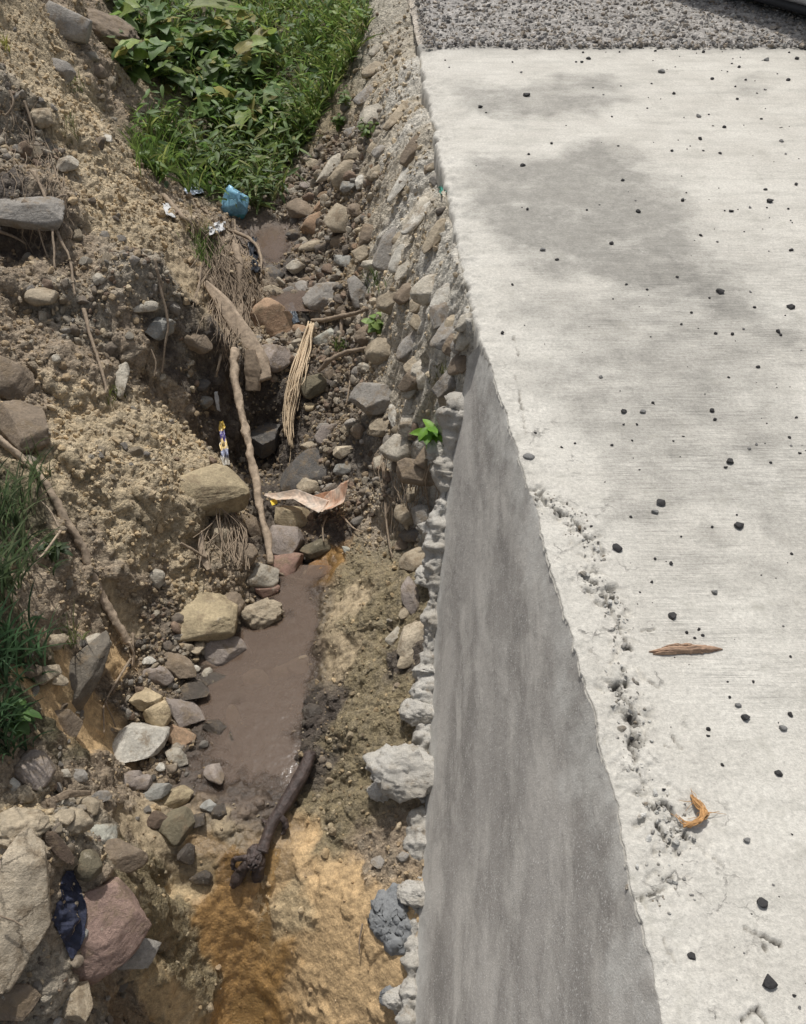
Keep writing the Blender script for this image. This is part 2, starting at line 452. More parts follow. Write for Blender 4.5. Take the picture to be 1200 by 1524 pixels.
# ------------------------------------------------------------------ the ground: control points (pixel, pixel, height) turned into metres
CTRL = {
 0:   [(-120, .55), (0, .35), (100, .12), (180, -.1), (250, -.35), (350, -.5), (450, -.5), (530, -.36), (572, -.08)],
 100: [(-120, .32), (0, .15), (80, .02), (150, -.12), (200, -.38), (280, -.6), (350, -.66), (430, -.66), (500, -.58), (560, -.3), (612, -.05)],
 200: [(-120, .15), (0, .0), (80, -.06), (150, -.2), (210, -.5), (280, -.74), (350, -.8), (420, -.8), (480, -.7), (540, -.5), (600, -.2), (645, -.04)],
 300: [(-120, .05), (0, -.1), (80, -.16), (150, -.28), (230, -.52), (280, -.7), (350, -.84), (420, -.87), (480, -.77), (540, -.56), (600, -.3), (660, -.04)],
 380: [(-120, -.1), (0, -.3), (100, -.28), (200, -.42), (280, -.6), (340, -.74), (372, -.9), (400, -.95), (450, -.89), (520, -.75), (580, -.5), (640, -.2), (682, -.03)],
 480: [(-120, -.15), (0, -.3), (100, -.43), (200, -.5), (280, -.6), (320, -.82), (370, -.95), (420, -1.0), (480, -.95), (540, -.8), (600, -.52), (660, -.2), (700, -.03)],
 580: [(-120, -.25), (0, -.4), (80, -.5), (180, -.65), (240, -.79), (300, -.93), (350, -1.0), (420, -1.08), (480, -1.05), (550, -.9), (610, -.65), (660, -.4)],
 660: [(-120, -.28), (0, -.42), (60, -.5), (150, -.66), (230, -.76), (280, -.9), (325, -1.2), (385, -1.33), (440, -1.24), (520, -1.05), (590, -.88), (645, -.62)],
 760: [(-120, -.3), (0, -.45), (80, -.6), (180, -.76), (260, -.92), (320, -1.08), (390, -1.25), (440, -1.29), (500, -1.22), (560, -1.08), (610, -.95), (650, -.84)],
 860: [(-120, -.32), (0, -.5), (80, -.68), (180, -.9), (250, -1.05), (330, -1.17), (400, -1.27), (450, -1.33), (500, -1.25), (560, -1.08), (620, -.97)],
 960: [(-120, -.3), (0, -.48), (60, -.62), (120, -.82), (180, -1.08), (240, -1.18), (320, -1.28), (400, -1.34), (455, -1.33), (500, -1.2), (560, -1.08), (630, -.98)],
 1060: [(-120, -.35), (0, -.5), (60, -.68), (110, -.9), (170, -1.15), (240, -1.22), (315, -1.31), (400, -1.34), (445, -1.33), (480, -1.22), (560, -1.08), (620, -1.0)],
 1160: [(-120, -.45), (0, -.6), (60, -.72), (130, -.92), (180, -1.15), (240, -1.24), (300, -1.295), (370, -1.29), (440, -1.315), (490, -1.22), (560, -1.1), (620, -1.03)],
 1212: [(240, -1.24), (300, -1.262), (370, -1.268), (430, -1.264), (480, -1.215)],
 1260: [(-120, -.5), (0, -.65), (80, -.7), (150, -.85), (200, -1.12), (250, -1.235), (300, -1.265), (370, -1.272), (440, -1.25), (520, -1.2), (600, -1.1)],
 1330: [(-120, -.55), (30, -.7), (120, -.85), (185, -.98), (222, -1.25), (300, -1.35), (370, -1.37), (450, -1.28), (520, -1.19), (600, -1.12)],
 1420: [(-120, -.6), (30, -.75), (120, -.92), (185, -1.05), (218, -1.35), (300, -1.5), (370, -1.55), (450, -1.4), (520, -1.27), (590, -1.18)],
 1524: [(-120, -.7), (0, -.9), (100, -1.0), (172, -1.2), (222, -1.5), (300, -1.65), (370, -1.75), (450, -1.56), (530, -1.38), (590, -1.28)],
}
EY = np.array([.0, .40, .96, 1.58, 2.43, 3.25, 5.45, 9.0, 30.])
EX = np.array([.45, .429, .414, .355, .262, .212, .098, -.08, -.9])


def edge_x(y):
    y = np.asarray(y, float)
    Pn = np.stack([y * 9, y * 0 + 3.3, y * 0], -1)
    return np.interp(y, EY, EX) + ((.012 + .022 * sstep(2.3, 2.8, y)) * fbm(Pn, 3, 5) + .0055 * fbm(Pn * 3.3, 5, 6, .65)).astype(float)


ctrl = [at_z(px, py, z) for py, row in CTRL.items() for px, z in row]
for y in (2.6, 3.0, 3.5, 4.2, 5.0, 6.0, 7.5, 9):
    x = float(np.interp(y, EY, EX)); ctrl += [np.array([x + .2, y, -.14]), np.array([x + .6, y, -.16])]
for y, z in ((.1, -1.4), (.7, -1.2), (1.1, -1.1), (1.7, -.98), (2.1, -.8)):
    ctrl.append(np.array([.5, y, z]))
for q in ((-1.3, .25, -1.15), (-.62, .3, -2.2), (-.2, .3, -1.75), (.1, .3, -1.5), (-2.2, .3, -.7), (-3.6, .8, -.2), (-3.6, 3, .15), (-4, 6, .8),
          (-3.2, 8.8, .8), (-2, 8.8, -.2), (-1.2, 8.8, -.4), (-.6, 8.8, -.35), (-.2, 8.8, -.1)):
    ctrl.append(np.array(q))
ctrl = np.array(ctrl)


def tps_fit(C, lam=.0006):
    X = C[:, :2]; n = len(X)
    r2 = ((X[:, None] - X[None]) ** 2).sum(-1)
    K = .5 * r2 * np.log(r2 + 1e-12) + lam * np.eye(n)
    Pm = np.concatenate([np.ones((n, 1)), X], 1)
    A = np.block([[K, Pm], [Pm.T, np.zeros((3, 3))]])
    return np.linalg.solve(A, np.concatenate([C[:, 2], np.zeros(3)]))


TW = tps_fit(ctrl)


def base_z(x, y):
    x = np.asarray(x, float).ravel(); y = np.asarray(y, float).ravel()
    out = np.empty(len(x)); n = len(ctrl)
    for s in range(0, len(x), 60000):
        xx = x[s:s + 60000]; yy = y[s:s + 60000]
        r2 = (xx[:, None] - ctrl[None, :, 0]) ** 2 + (yy[:, None] - ctrl[None, :, 1]) ** 2
        out[s:s + 60000] = (.5 * r2 * np.log(r2 + 1e-12)) @ TW[:n] + TW[n] + TW[n + 1] * xx + TW[n + 2] * yy
    return out


STEP = .0052
xs = np.concatenate([np.arange(-3.9, -1.9, .016), np.arange(-1.9, .36, STEP), np.arange(.36, .66, .02)])
ys = [.12]
while ys[-1] < 9.0:
    ys.append(ys[-1] + max(STEP, STEP * (ys[-1] / 2.6) ** 1.2))
ys = np.array(ys)
NX, NY = len(xs), len(ys)
GX, GY = np.meshgrid(xs, ys)
# base evaluated on a coarse grid then bicubic-ish upsampled by evaluating directly on a half grid
cx = np.linspace(xs[0], xs[-1], 240); cy = np.concatenate([np.linspace(ys[0], 3.2, 220), np.linspace(3.2, ys[-1], 160)[1:]])
cgx, cgy = np.meshgrid(cx, cy)
cz = base_z(cgx, cgy).reshape(cgx.shape)


def interp2(Z, ax, ay, x, y):
    i = np.clip(np.searchsorted(ax, x) - 1, 0, len(ax) - 2); j = np.clip(np.searchsorted(ay, y) - 1, 0, len(ay) - 2)
    u = (x - ax[i]) / (ax[i + 1] - ax[i]); v = (y - ay[j]) / (ay[j + 1] - ay[j])
    return (Z[j, i] * (1 - u) + Z[j, i + 1] * u) * (1 - v) + (Z[j + 1, i] * (1 - u) + Z[j + 1, i + 1] * u) * v


GZ = interp2(cz, cx, cy, GX.ravel(), GY.ravel()).reshape(GX.shape)


_pm = sstep(1.15, 1.35, GY) * sstep(2.55, 2.35, GY) * sstep(-.95, -.8, GX) * sstep(.0, -.12, GX)
_q = np.stack([GX.ravel(), GY.ravel(), GX.ravel() * 0], -1)
GZ = GZ + _pm * (.045 * fbm(_q * 6, 4, 240, .6)).reshape(GX.shape)


def hit_base(px, py):
    d = ray(px, py); d = d / np.linalg.norm(d)
    t = np.linspace(.4, 12, 900)
    P = CAMP + t[:, None] * d
    zz = interp2(cz, cx, cy, np.clip(P[:, 0], cx[0], cx[-1]), np.clip(P[:, 1], cy[0], cy[-1]))
    b = np.nonzero(P[:, 2] < zz)[0]
    return P[b[0]] if len(b) else P[-1]


# ledges: sharp steps in the bank (pixel, pixel, radius px, raise in metres); the lower side breaks off abruptly
LEDGES = [(235, 470, 95, .10), (60, 300, 60, .10), (300, 350, 55, .08), (190, 690, 100, .06), (110, 560, 60, .07),
          (100, 180, 70, .05), (45, 1250, 60, .05), (150, 60, 40, .07), (60, 430, 60, .08), (250, 760, 40, .04)]
for px, py, rp, up in LEDGES:
    h = hit_base(px, py); d = np.dot(h - CAMP, FWD); R = rp * d / FPX
    dx = (GX - h[0]) / R; dy = (GY - h[1]) / R
    wob = .25 * fbm(np.stack([GX.ravel() * 9, GY.ravel() * 9, GX.ravel() * 0 + px], -1), 3, 41).reshape(GX.shape) if True else 0
    r = np.sqrt(dx * dx + dy * dy) + wob
    down = -(dy * .8 - dx * .6)                      # >0 towards the viewer and the stream
    soft = np.where(down > 0, .18, .8)
    GZ = GZ + up * sstep(1.0, 1.0 - soft, r)

# zones: (base colour, wetness, roughness of relief, share of loose crumbs)
ZONES = {
 'tan':   ((.46, .37, .24), 0, 1.0, 1.0), 'brown': ((.30, .235, .165), 0, 1.15, .7), 'grey': ((.32, .275, .21), 0, 1.1, 1.3),
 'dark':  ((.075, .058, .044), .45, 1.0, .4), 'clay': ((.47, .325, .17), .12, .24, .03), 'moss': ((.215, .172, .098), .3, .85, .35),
 'mud':   ((.12, .088, .064), .6, .45, .05), 'mortar': ((.50, .475, .42), 0, .8, .25), 'rust': ((.33, .195, .075), .9, .34, 0),
 'slope': ((.34, .275, .185), 0, .9, .5), 'green': ((.10, .085, .045), .1, .8, .1), 'ochre': ((.33, .26, .165), .2, .4, .1),
 'lightclay': ((.44, .335, .195), .12, .28, .04), 'rubble': ((.165, .13, .095), .1, 1.1, 1.6),
}
ANCH = [
 (40, 40, 'tan'), (150, 40, 'brown'), (60, 140, 'tan'), (170, 130, 'brown'), (220, 140, 'slope'), (30, 220, 'grey'), (130, 230, 'tan'), (180, 250, 'tan'),
 (200, 320, 'tan'), (40, 330, 'dark'), (150, 330, 'tan'), (90, 300, 'brown'), (260, 300, 'brown'), (300, 330, 'brown'), (40, 420, 'brown'), (100, 390, 'brown'),
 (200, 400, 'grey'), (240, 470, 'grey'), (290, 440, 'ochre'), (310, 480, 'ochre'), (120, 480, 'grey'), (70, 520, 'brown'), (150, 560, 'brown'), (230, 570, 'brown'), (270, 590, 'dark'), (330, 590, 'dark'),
 (300, 620, 'rubble'), (110, 640, 'tan'), (200, 620, 'tan'), (260, 640, 'tan'), (200, 700, 'tan'), (130, 720, 'tan'), (240, 690, 'tan'), (30, 610, 'brown'), (20, 760, 'green'), (60, 830, 'brown'),
 (180, 790, 'tan'), (230, 800, 'tan'), (240, 850, 'brown'), (150, 850, 'brown'), (90, 900, 'brown'), (30, 950, 'green'), (120, 960, 'brown'), (165, 980, 'clay'), (140, 1050, 'clay'), (120, 1090, 'clay'),
 (190, 930, 'ochre'), (210, 960, 'rubble'), (240, 920, 'rubble'), (190, 1020, 'rubble'), (180, 1070, 'rubble'), (250, 1010, 'rubble'), (300, 1050, 'mud'), (230, 1120, 'rubble'), (150, 1150, 'brown'), (170, 1190, 'brown'), (60, 1130, 'brown'),
 (30, 1060, 'green'), (90, 1200, 'grey'), (40, 1240, 'tan'), (120, 1240, 'grey'), (110, 1300, 'brown'), (210, 1220, 'ochre'), (200, 1290, 'moss'), (240, 1240, 'ochre'),
 (230, 1350, 'moss'), (260, 1440, 'moss'), (250, 1500, 'lightclay'), (60, 1480, 'grey'), (120, 1500, 'grey'), (170, 1480, 'brown'), (280, 1300, 'lightclay'),
 (350, 1200, 'mud'), (330, 1230, 'ochre'), (300, 1260, 'clay'), (340, 1300, 'rust'), (330, 1380, 'rust'), (360, 1440, 'rust'), (370, 1510, 'rust'), (400, 1460, 'rust'),
 (420, 1300, 'clay'), (450, 1270, 'clay'), (440, 1360, 'lightclay'), (480, 1330, 'clay'), (460, 1430, 'clay'), (520, 1400, 'clay'), (560, 1450, 'clay'), (500, 1500, 'clay'), (530, 1300, 'clay'),
 (560, 1270, 'brown'), (500, 1240, 'moss'), (490, 1180, 'moss'), (540, 1150, 'moss'), (470, 1140, 'dark'), (480, 1060, 'dark'), (520, 1080, 'moss'), (560, 1000, 'moss'), (600, 1040, 'moss'),
 (510, 960, 'ochre'), (520, 900, 'ochre'), (540, 860, 'moss'), (530, 930, 'moss'), (560, 900, 'moss'), (590, 930, 'moss'), (560, 820, 'moss'), (600, 990, 'dark'), (570, 780, 'brown'),
 (430, 900, 'mud'), (400, 960, 'mud'), (440, 1000, 'mud'), (380, 1060, 'mud'), (420, 1100, 'mud'), (350, 1120, 'mud'), (420, 1170, 'mud'), (340, 1020, 'mud'), (320, 1160, 'mud'),
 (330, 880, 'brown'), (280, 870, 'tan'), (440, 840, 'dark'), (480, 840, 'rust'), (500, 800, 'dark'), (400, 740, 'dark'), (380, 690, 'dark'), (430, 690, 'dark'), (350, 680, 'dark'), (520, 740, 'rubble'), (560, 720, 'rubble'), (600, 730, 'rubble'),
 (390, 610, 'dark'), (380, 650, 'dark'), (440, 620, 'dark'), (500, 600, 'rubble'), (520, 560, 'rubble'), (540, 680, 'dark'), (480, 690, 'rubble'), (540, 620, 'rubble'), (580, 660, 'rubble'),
 (380, 540, 'rubble'), (440, 450, 'rubble'), (480, 430, 'rubble'), (500, 480, 'rubble'), (430, 400, 'dark'), (395, 360, 'mud'), (400, 390, 'mud'), (460, 380, 'rubble'), (500, 340, 'rubble'), (540, 330, 'rubble'),
 (340, 380, 'brown'), (350, 420, 'brown'), (330, 540, 'dark'), (330, 470, 'brown'), (450, 300, 'rubble'), (500, 280, 'rubble'), (480, 240, 'rubble'), (540, 240, 'rubble'),
 (560, 330, 'slope'), (590, 300, 'slope'), (620, 240, 'slope'), (570, 220, 'slope'), (600, 180, 'slope'), (570, 120, 'slope'), (600, 80, 'slope'), (560, 60, 'moss'), (580, 20, 'moss'), (600, 400, 'slope'),
 (620, 320, 'ochre'), (640, 350, 'slope'), (650, 300, 'mortar'), (640, 410, 'mortar'), (670, 430, 'mortar'), (650, 470, 'mortar'), (690, 480, 'mortar'), (640, 180, 'mortar'), (630, 130, 'mortar'), (600, 440, 'slope'), (610, 480, 'slope'), (640, 540, 'moss'), (620, 580, 'slope'), (660, 520, 'mortar'), (650, 600, 'moss'), (680, 540, 'mortar'),
 (600, 560, 'slope'), (640, 660, 'mortar'), (660, 380, 'mortar'), (620, 270, 'mortar'), (605, 330, 'mortar'),
 (220, 60, 'green'), (300, 100, 'green'), (380, 60, 'green'), (450, 60, 'green'), (520, 40, 'green'), (420, 150, 'green'), (350, 200, 'green'), (260, 220, 'brown'), (270, 270, 'green'), (320, 270, 'green'), (420, 230, 'green'), (480, 160, 'green'), (470, 200, 'slope'),
 (530, 100, 'green'), (520, 150, 'moss'),
]
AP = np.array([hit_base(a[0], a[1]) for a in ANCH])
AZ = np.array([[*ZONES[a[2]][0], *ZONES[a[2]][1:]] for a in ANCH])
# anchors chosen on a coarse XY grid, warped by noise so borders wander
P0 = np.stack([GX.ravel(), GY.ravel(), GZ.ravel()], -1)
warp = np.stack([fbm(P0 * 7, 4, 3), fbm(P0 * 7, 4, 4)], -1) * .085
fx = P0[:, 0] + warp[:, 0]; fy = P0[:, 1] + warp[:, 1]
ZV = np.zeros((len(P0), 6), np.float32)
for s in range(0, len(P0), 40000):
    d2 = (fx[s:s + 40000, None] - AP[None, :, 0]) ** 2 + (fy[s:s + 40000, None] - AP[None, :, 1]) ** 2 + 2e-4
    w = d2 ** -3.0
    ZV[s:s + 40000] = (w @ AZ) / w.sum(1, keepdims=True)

# relief
def grid_normals(V):
    V = V.reshape(NY, NX, 3)
    du = np.gradient(V, axis=1); dv = np.gradient(V, axis=0)
    n = np.cross(du, dv); n /= np.linalg.norm(n, axis=2, keepdims=True) + 1e-9
    return n.reshape(-1, 3)


NB = grid_normals(P0)
rough = ZV[:, 4]
clayish = np.clip(1.1 - rough * 1.3, 0, .8)
disp = .06 * fbm(P0 * 5.2, 3, 20) + .02 * ridged(P0 * np.array([11, 11, 15]), 4, 27) - .008 * np.abs(fbm(P0 * 13, 3, 28)) + .008 * fbm(P0 * 60, 3, 29, .6) + .02 * fbm(P0 * 24, 4, 24, .6)
f1, cid = worley(P0 * 34, 9)
peb = np.clip(.62 - f1, 0, 1) * (cid > .35) * (.4 + cid)
f2, cid2 = worley(P0 * 80, 10)
peb2 = np.clip(.6 - f2, 0, 1) * (cid2 > .4)
disp = disp * rough * .9 + rough * (.012 * peb + .006 * peb2)
strata = ridged(P0 * np.array([9, 16, 22]) + 1.3 * fbm(P0 * 6, 3, 60)[:, None], 4, 33)
crk = ridged(P0 * np.array([7, 7, 11]) + .8 * fbm(P0 * 5, 3, 71)[:, None], 3, 72)
fallm = np.clip((ZV[:, 3] - .45) * 3, 0, 1) * (P0[:, 1] < 1.3)
runs = ridged(np.stack([P0[:, 0] * 34, P0[:, 1] * 5, P0[:, 2] * 5], -1), 3, 73)
disp += clayish * (.006 * strata * (1 - fallm) + .006 * runs * fallm + .003 * fbm(P0 * 70, 4, 70, .6) - .013 * sstep(.40, .50, crk) * (1 - fallm))
rslope = sstep(-.5, -.2, P0[:, 0] - np.interp(P0[:, 1], EY, EX)) * sstep(2.3, 2.7, P0[:, 1])
flow = ridged(np.stack([P0[:, 0] * 4, P0[:, 1] * 15 + P0[:, 0] * 3, P0[:, 2] * 3], -1) + .5 * fbm(P0 * 9, 2, 61)[:, None], 4, 62)
disp = disp * (1 - .45 * rslope) + rslope * .032 * flow
P1 = P0 + NB * disp[:, None]
# keep the ground below the slab
exv = np.interp(P1[:, 1], EY, EX)
under = P1[:, 0] > exv - .012
cap = np.where(P1[:, 1] > 2.35, -.055, -.2)
P1[:, 2] = np.where(under, np.minimum(P1[:, 2], cap - .25 * (P1[:, 0] - exv)), np.minimum(P1[:, 2], np.where(P1[:, 0] > exv - .25, -.012, 9)))
NB = grid_normals(P1)
gcol = ZV[:, :3].copy()
tint = 1 + .22 * fbm(P0 * 2.7, 4, 80)
gcol *= tint[:, None]
fs_ = sstep(.1, .55, ridged(np.stack([P0[:, 0] * 4, P0[:, 1] * 17 + P0[:, 0] * 3, P0[:, 2] * 3], -1) + .5 * fbm(P0 * 9, 2, 61)[:, None], 4, 65)) * rslope
gcol = gcol * (1 - .6 * fs_[:, None]) + np.array([[.52, .48, .40]]) * .6 * fs_[:, None]
stone_tint = ((cid * 7.3) % 1.0)[:, None]
pc = np.where(stone_tint < .5, np.array([[.33, .27, .19]]), np.array([[.42, .36, .27]]))
pk = (np.clip(peb * 4, 0, 1) * np.clip(rough - .5, 0, 1) * (1 - np.clip(ZV[:, 3], 0, 1)) * .6)[:, None]
gcol = gcol * (1 - pk) + pc * pk
damp = sstep(-1.235, -1.268, P1[:, 2] + .012 * fbm(P0 * 8, 3, 230)) * (P1[:, 1] < 2.6) * (P1[:, 1] > 1.15)
gcol *= (1 - .45 * damp)[:, None]; ZV[:, 3] = np.maximum(ZV[:, 3], .7 * damp)      # soaked shoreline
gcol = np.clip(gcol, .01, .9)
FACES = grid_faces(NY, NX)
full = raw_mesh('ground_full', P1, FACES)
tmp = bpy.data.objects.new('ground_full', full); COL.objects.link(tmp)
bpy.context.view_layer.update()
BVH = BVHTree.FromObject(tmp, bpy.context.evaluated_depsgraph_get())
bpy.data.objects.remove(tmp); bpy.data.meshes.remove(full)

# split at the two banks' feet (bed height above the stream's long profile)
MIDX = {0.1: (-.72, -.25), .9: (-.78, -.3), 1.3: (-.82, -.28), 1.8: (-.86, -.28), 2.3: (-.78, -.2), 2.8: (-.82, -.38), 3.4: (-.85, -.4), 4.4: (-1.05, -.62), 5.5: (-1.3, -.75), 9: (-1.6, -.9)}
my = np.array(list(MIDX)); ml = np.array([v[0] for v in MIDX.values()]); mr = np.array([v[1] for v in MIDX.values()])
fc = P0[FACES].mean(1)
fl = fc[:, 0] < np.interp(fc[:, 1], my, ml) + .05 * fbm(fc * 6, 3, 50)
fr = fc[:, 0] > np.interp(fc[:, 1], my, mr) + .05 * fbm(fc * 6, 3, 51)
for nm, msk in (('earth_bank', fl), ('stream_bed', ~fl & ~fr), ('right_bank', fr & ~fl)):
    fs = FACES[msk]; used = np.unique(fs); remap = np.zeros(len(P1), np.int32); remap[used] = np.arange(len(used))
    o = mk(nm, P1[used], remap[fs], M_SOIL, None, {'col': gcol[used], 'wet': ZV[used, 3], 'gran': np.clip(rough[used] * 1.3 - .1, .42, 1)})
    o['kind'] = 'structure'


def surf(px, py, off=0.0, maxd=40):
    """where the line of sight through a photo pixel meets the ground, pulled off metres towards the camera"""
    d = Vector(ray(px, py)).normalized()
    h, n, i, t = BVH.ray_cast(Vector(CAMP), d, maxd)
    for bv in getattr(surf, 'extra', ()):
        h2, n2, i2, t2 = bv.ray_cast(Vector(CAMP), d, maxd)
        if h2 is not None and (h is None or t2 < t): h, n, t = h2, n2, t2
    if h is None:
        h = Vector(hit_base(px, py)); n = Vector((0, 0, 1)); t = (h - Vector(CAMP)).length
    return np.array(h - d * off), np.array(n), np.array(d)


def depth_of(p):
    return float(np.dot(np.asarray(p) - CAMP, FWD))


def ground_z(x, y):
    h, n, i, t = BVH.ray_cast(Vector((x, y, 3)), Vector((0, 0, -1)), 10)
    return h.z if h else float(interp2(cz, cx, cy, np.array([x]), np.array([y]))[0])


# ------------------------------------------------------------------ road slab
def px_poly_world(pts):
    return np.array([at_z(a, b, 0)[:2] for a, b in pts])


def seg_dist(x, y, pts):
    d = np.full(len(x), 9.)
    for (ax, ay), (bx, by) in zip(pts[:-1], pts[1:]):
        vx, vy = bx - ax, by - ay
        t = np.clip(((x - ax) * vx + (y - ay) * vy) / (vx * vx + vy * vy + 1e-12), 0, 1)
        d = np.minimum(d, np.hypot(x - ax - t * vx, y - ay - t * vy))
    return d


offs = np.concatenate([[-.014, -.014, -.011, -.005], np.arange(0, .5, .0042), .5 + np.cumsum(np.linspace(.006, .06, 110))])
ry = [.1]
while ry[-1] < 5.52:
    ry.append(ry[-1] + (.0042 if ry[-1] < 2.5 else .0042 + .006 * (ry[-1] - 2.5)))
ry = np.array(ry)
RO, RY = np.meshgrid(offs, ry)
RO = np.where(RO < 0, RO * (.12 + .88 * sstep(2.2, 2.6, RY)), RO)
RX = edge_x(RY.ravel()).reshape(RY.shape) + RO
RZ = np.zeros_like(RX)
lip = .018 + .11 * sstep(2.2, 2.6, RY)
RZ[:, 0] = -lip[:, 0]; RZ[:, 1] = -lip[:, 0] * .5; RZ[:, 2] = -.012; RZ[:, 3] = -.004
x, y = RX.ravel(), RY.ravel()
Pr = np.stack([x, y, x * 0], -1)
o_ = RO.ravel()
# hand-laid rough strip along the edge
strip_w = .05 + .13 * sstep(2.3, 1.2, y)
instrip = sstep(1.6, .3, o_ / strip_w)
f1, c1 = worley(Pr * 24 + .4 * fbm(Pr * 20, 2, 8)[:, None], 77)
h = .0055 * fbm(Pr * 13, 4, 61, .55) + .003 * np.clip(.7 - f1, 0, 1) * (c1 > .3)
strip_m = sstep(.30, .10, o_) * sstep(2.6, 1.8, y) * sstep(.0, .03, o_)
z = h * instrip * 1.0 + .0022 * fbm(Pr * 5, 3, 62) + .0006 * fbm(Pr * 90, 2, 63)
far_edge = sstep(.12, .0, o_) * sstep(2.2, 2.8, y)
z = z + far_edge * (.018 * fbm(Pr * 16, 4, 64) - .012)
# crack line with holes
CR = [px_poly_world(c) for c in (
    [(800, 735), (818, 755), (850, 770), (872, 800), (885, 828)], [(868, 855), (900, 880), (908, 905), (925, 940), (935, 965)],
    [(925, 1000), (918, 1035), (940, 1052), (938, 1100), (945, 1135)], [(950, 1150), (965, 1180), (972, 1205), (985, 1240), (1000, 1262), (1012, 1275)],
    [(965, 1333), (985, 1325), (1000, 1305)], [(985, 1195), (1010, 1225), (1018, 1245)], [(768, 560), (775, 600), (784, 650)], [(765, 500), (772, 530)],
    [(1108, 1378), (1122, 1390), (1150, 1400), (1160, 1406)], [(1128, 1395), (1138, 1412)], [(1103, 1515), (1125, 1505), (1140, 1524)],
    [(1000, 1095), (1012, 1115), (990, 1110)], [(985, 1395), (995, 1420), (1004, 1430)], [(955, 940), (975, 935)], [(960, 1010), (985, 1025)], [(1048, 1270), (1070, 1284)])]
wgt = [1, 1, 1.1, 1.2, .6, .8, .35, .5, .7, .5, 1.4, .7, .4, .5, .5, .4]
hole = np.zeros(len(x))
xw = x + .012 * fbm(Pr * 28, 3, 90); yw = y + .012 * fbm(Pr * 28, 3, 91)
nz = fbm(Pr * 30, 3, 95)
for c, w in zip(CR, wgt):
    d = seg_dist(xw, yw, c)
    width = .003 + .007 * w * np.clip(nz + .12, 0, 1)
    hole = np.maximum(hole, sstep(1.0, .7, d / width) * np.clip(.5 + 1.6 * nz, 0.1, 1) * min(1, w + .2))
pits = sstep(.20, .12, f1) * (c1 > .90) * instrip * sstep(1.2, .2, np.abs(o_ - .1) / .12)
hole = np.clip(np.maximum(hole, pits * .8), 0, 1)
dc = np.full(len(x), 9.)
for c, w in zip(CR[:5] + CR[5:6], (1,) * 6): dc = np.minimum(dc, seg_dist(x, y, c))
flz = sstep(.06, .015, dc + .05 * nz) * sstep(-.35, .1, fbm(Pr * 9, 2, 88))                         # flaking plaster along the cracks
wf = Pr * 30 + .9 * fbm(Pr * 18, 3, 96)[:, None]
fa, fid = worley(wf, 97)
plate = (np.floor(fid * 4) / 4 - .4) * .007
z = z + flz * (plate + .004 * fbm(Pr * 70, 3, 98)) - flz * .009 * sstep(.52, .72, fa)
hole = np.maximum(hole, flz * sstep(.62, .80, fa) * (nz > .02) * .8)
z = z + instrip * (.0035 * ridged(Pr * 26, 4, 99) + .0012 * fbm(Pr * 120, 2, 94))
z = z - .018 * hole
RZ[:, 4:] += z.reshape(RZ.shape)[:, 4:]
for k in range(4): RZ[:, k] += z.reshape(RZ.shape)[:, 4]
RX[:, :4] += (.006 * sstep(2.3, 2.8, y) * fbm(np.stack([y, o_ * 40, x], -1) * 30, 3, 93)).reshape(RX.shape)[:, :4]


# worn grey stain: polygons in road metres with wandering borders
def inside_soft(x, y, poly, soft):
    inside = np.zeros(len(x), bool); n = len(poly); j = n - 1
    for i in range(n):
        xi, yi = poly[i]; xj, yj = poly[j]
        c = ((yi > y) != (yj > y)) & (x < (xj - xi) * (y - yi) / (yj - yi + 1e-12) + xi)
        inside ^= c; j = i
    d = seg_dist(x, y, np.concatenate([poly, poly[:1]]))
    s = np.where(inside, d, -d)
    return sstep(-soft, soft, s)


wx = x + .16 * fbm(Pr * 2.2, 5, 101, .6); wy = y + .28 * fbm(Pr * 2.2, 5, 102, .6)
stain = np.zeros(len(x))
for poly, soft, amt in (
    ([(655, 120), (930, 110), (945, 160), (760, 185), (680, 180)], .12, .75),
    ([(700, 235), (940, 215), (1010, 280), (1040, 360), (1100, 430), (1130, 520), (1060, 500), (960, 440), (870, 400), (760, 380), (690, 300)], .16, 1.0),
    ([(740, 440), (1000, 430), (1200, 480), (1200, 660), (900, 700), (830, 620), (760, 520)], .14, .55),
    ([(880, 690), (1200, 660), (1200, 790), (900, 760)], .06, .42), ([(1085, 120), (1140, 115), (1150, 150), (1090, 150)], .1, .6),
    ([(980, 830), (1110, 800), (1200, 860), (1200, 930), (1060, 900)], .05, .35), ([(1120, 960), (1200, 960), (1200, 1050), (1130, 1040)], .05, .22)):
    stain = np.maximum(stain, amt * inside_soft(wx, wy, px_poly_world(poly), soft))
stain *= np.clip(.85 + .5 * fbm(Pr * np.array([5, 9, 1]), 4, 110), 0, 1)
brush = sstep(.75, 1.2, y) * (1 - .75 * sstep(2.7, 3.6, y)) * sstep(.10, .28, o_)
dirt = np.clip(hole * 1.1, 0, 1) * .9
fd = sstep(5.28, 5.5, y + .1 * fbm(Pr * 6, 3, 120))
dirt = np.maximum(dirt, .45 * fd)
road = mk('road', np.stack([RX.ravel(), RY.ravel(), RZ.ravel()], -1), grid_faces(*RX.shape), M_ROAD, None, {'stain': stain, 'dirt': dirt, 'brush': brush, 'strip': strip_m})
road['kind'] = 'structure'

